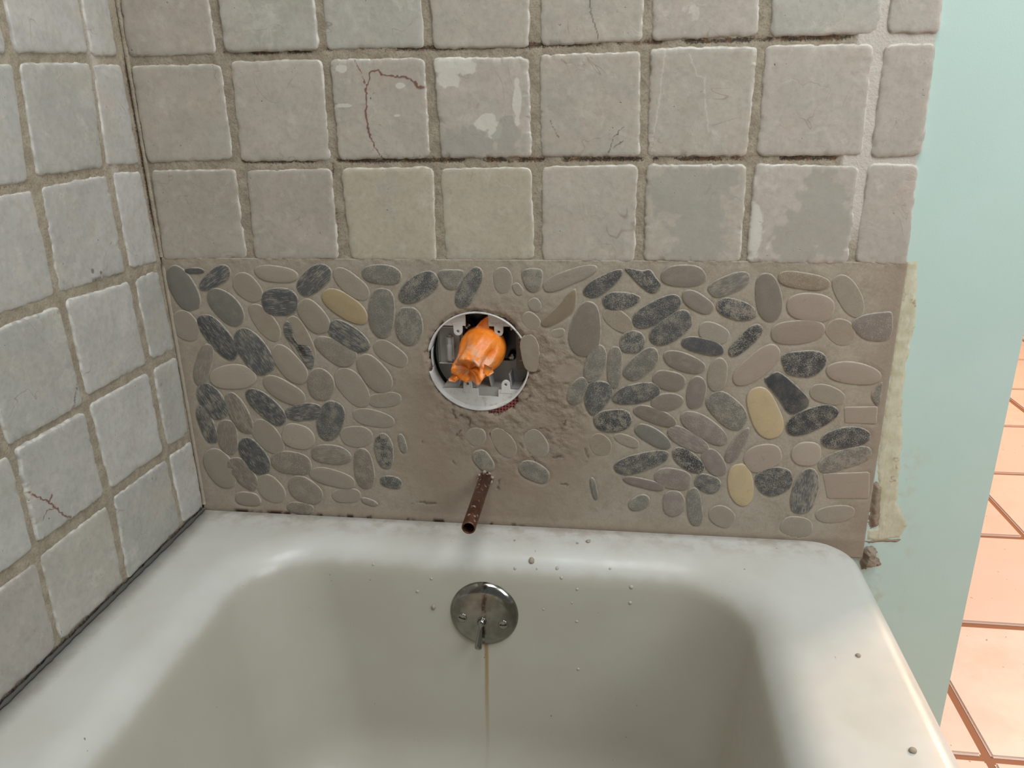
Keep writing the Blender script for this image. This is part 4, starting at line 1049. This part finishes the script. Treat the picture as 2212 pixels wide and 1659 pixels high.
# orange tape wrapped round the valve stem
def tape_wrap():
    ax0 = np.array([.0065, .040, .0185]); ax1 = np.array([-.0005, -.030, .0055])
    D = ax1 - ax0; Ln = np.linalg.norm(D); D /= Ln
    U = np.cross(D, [0, 0, 1.]); U /= np.linalg.norm(U); Wv = np.cross(U, D)
    prof = [(0.0, .020), (.08, .0255), (.2, .0290), (.36, .0300), (.50, .0285), (.62, .0255), (.74, .0225), (.86, .0210), (.95, .0205), (1.0, .0195), (1.005, .0180), (.97, .0150), (.92, .0110), (.90, .0060), (.905, .0004)]
    n = 72; V = []; dusty = []
    for i, (t, r) in enumerate(prof):
        for k in range(n):
            a = 2 * math.pi * k / n
            cr = float(fbm(math.cos(a) * 1.6 + 5, math.sin(a) * 1.6 + t * 3.2, 71, 4)) - .5
            fold = float(vnoise(math.cos(a) * 2.6 + 9, math.sin(a) * 2.6 + t * 1.5, 83)) - .5
            amp = float(sstep(.35, .9, np.array(t)))
            rr = r * (1 + cr * (.10 + .50 * amp) + fold * .22 * amp)
            off = D * ((cr * .020 + fold * .010) * amp * min(1, r / .012))
            # the crumpled front end sags to the lower left
            sag = np.array([-.0075, 0, -.0085]) * float(sstep(.45, 1.0, np.array(t)))
            p = ax0 + D * (t * Ln) + off + sag + (U * math.cos(a) + Wv * math.sin(a)) * rr
            V.append(p); dusty.append(float(sstep(.55, .85, np.array(t))))
    F = []
    for i in range(len(prof) - 1):
        for k in range(n):
            j = (k + 1) % n
            F.append((i * n + k, i * n + j, (i + 1) * n + j, (i + 1) * n + k))
    def flap(pts, th=.0004, seed=1):
        b = len(V)
        m = len(pts)
        P_ = [np.array(p, float) for p in pts]
        nn = np.cross(P_[1] - P_[0], P_[2] - P_[0]); nn /= np.linalg.norm(nn)
        for s in (-1, 1):
            for p in P_: V.append(p + nn * th * s); dusty.append(.5)
        F.append([b + k for k in range(m)]); F.append([b + m + k for k in range(m)][::-1])
        for k in range(m): F.append((b + k, b + (k + 1) % m, b + m + (k + 1) % m, b + m + k))
    flap([(-.010, .014, .036), (.004, .012, .052), (.0128, .014, .058), (.0138, .012, .044), (.012, .010, .034)])
    flap([(-.024, -.020, -.006), (-.034, -.022, -.0145), (-.0335, -.0225, -.0175), (-.026, -.023, -.0185), (-.019, -.026, -.013)])
    flap([(-.026, -.012, .010), (-.030, -.016, -.004), (-.026, -.019, -.0145), (-.020, -.020, -.008), (-.022, -.014, .006)])
    flap([(.012, -.022, .006), (.020, -.016, .000), (.0225, -.012, -.008), (.016, -.022, -.010), (.012, -.026, -.004)])
    o = mesh_obj('tape_wrap', V, F, M['tape'], valve, True, {'dusty': dusty})
    o.location = (0, -.05, 0)
    o['label'] = 'crumpled orange tape around the valve stem'
tape_wrap()
bm = crumb_mesh(.0028, 77, 1.5)
o = bm_obj('wire_end', bm, M['light_bit'], valve, True); o.location = (-.006, -.0155 - .05, .0195)
# red membrane showing round the guard
lo = [(1.20 * VR * math.cos(2 * math.pi * k / 60), 1.20 * VR * math.sin(2 * math.pi * k / 60)) for k in range(60)]
mem = plate2d('membrane', [lo, circ(0, 0, VR + .0006, 60)], .0062, .0074, M['membrane'], None)
mem.parent = wall_back; mem.location = (vc.x, 0, vc.z)
mem['label'] = 'red waterproofing membrane with a white fibre mesh'

# ---------------------------------------------------------------- crumbs of mortar on the tub
GRP = 'mortar crumbs on the tub'
for k, (x, y, r, lab) in enumerate((
        (.354, -.0905, .0032, 'grey mortar crumb on the tub ledge, left of the copper pipe'),
        (.4815, -.071, .0040, 'largest grey mortar crumb on the tub ledge, right of the copper pipe'),
        (.552, -.036, .0034, 'pale flat mortar crumb on the tub ledge near the pebbles'),
        (.538, -.042, .0017, 'tiny dark crumb beside the pale flat one on the tub ledge'),
        (.456, -.043, .0014, 'tiny dark crumb on the ledge just right of the pipe mouth'),
        (.835, -.228, .0030, 'brown crumb on the right rim of the tub'),
        (.8475, -.352, .0034, 'brown crumb low on the right rim, nearest the camera'))):
    h, nrm = on_shell((x, y, .2), (0, 0, -1))
    bm = crumb_mesh(r, 90 + k, .6)
    o = bm_obj('mortar_crumb', bm, M['mortar'], None, True)
    o.location = h + nrm * r * .22
    o.rotation_euler = nrm.to_track_quat('Z', 'Y').to_euler()
    tag(o, lab, 'crumb', GRP)
DROPLETS = ((0.4611, -0.0188, 0.0022), (0.5148, -0.0165, 0.0024), (0.5206, -0.0264, 0.002), (0.3524, -0.0374, 0.0018000000000000002), (0.3335, -0.0561, 0.002), (0.6081, -0.0324, 0.0022), (0.6071, -0.0533, 0.0022), (0.5407, -0.0395, 0.0016), (0.5811, -0.014, 0.0015), (0.5409, -0.0838, 0.0015), (0.5437, -0.1516, 0.0018000000000000002), (0.2743, -0.0239, 0.0014), (0.4981, -0.07, 0.0012), (0.5346, -0.0585, 0.0012), (0.489, -0.0181, 0.0013000000000000002))
for k, (x, z, r) in enumerate(DROPLETS):
    h, nrm = on_shell((x, -.5, z), (0, 1, 0))
    bm = crumb_mesh(r, 130 + k, .45)
    o = bm_obj('grout_drop', bm, M['drop'], None, True)
    o.location = h + nrm * r * .15
    o.rotation_euler = nrm.to_track_quat('Z', 'Y').to_euler()
    tag(o, 'small pale grout drop stuck to the end wall of the basin', 'drop', 'grout drops on the basin wall')
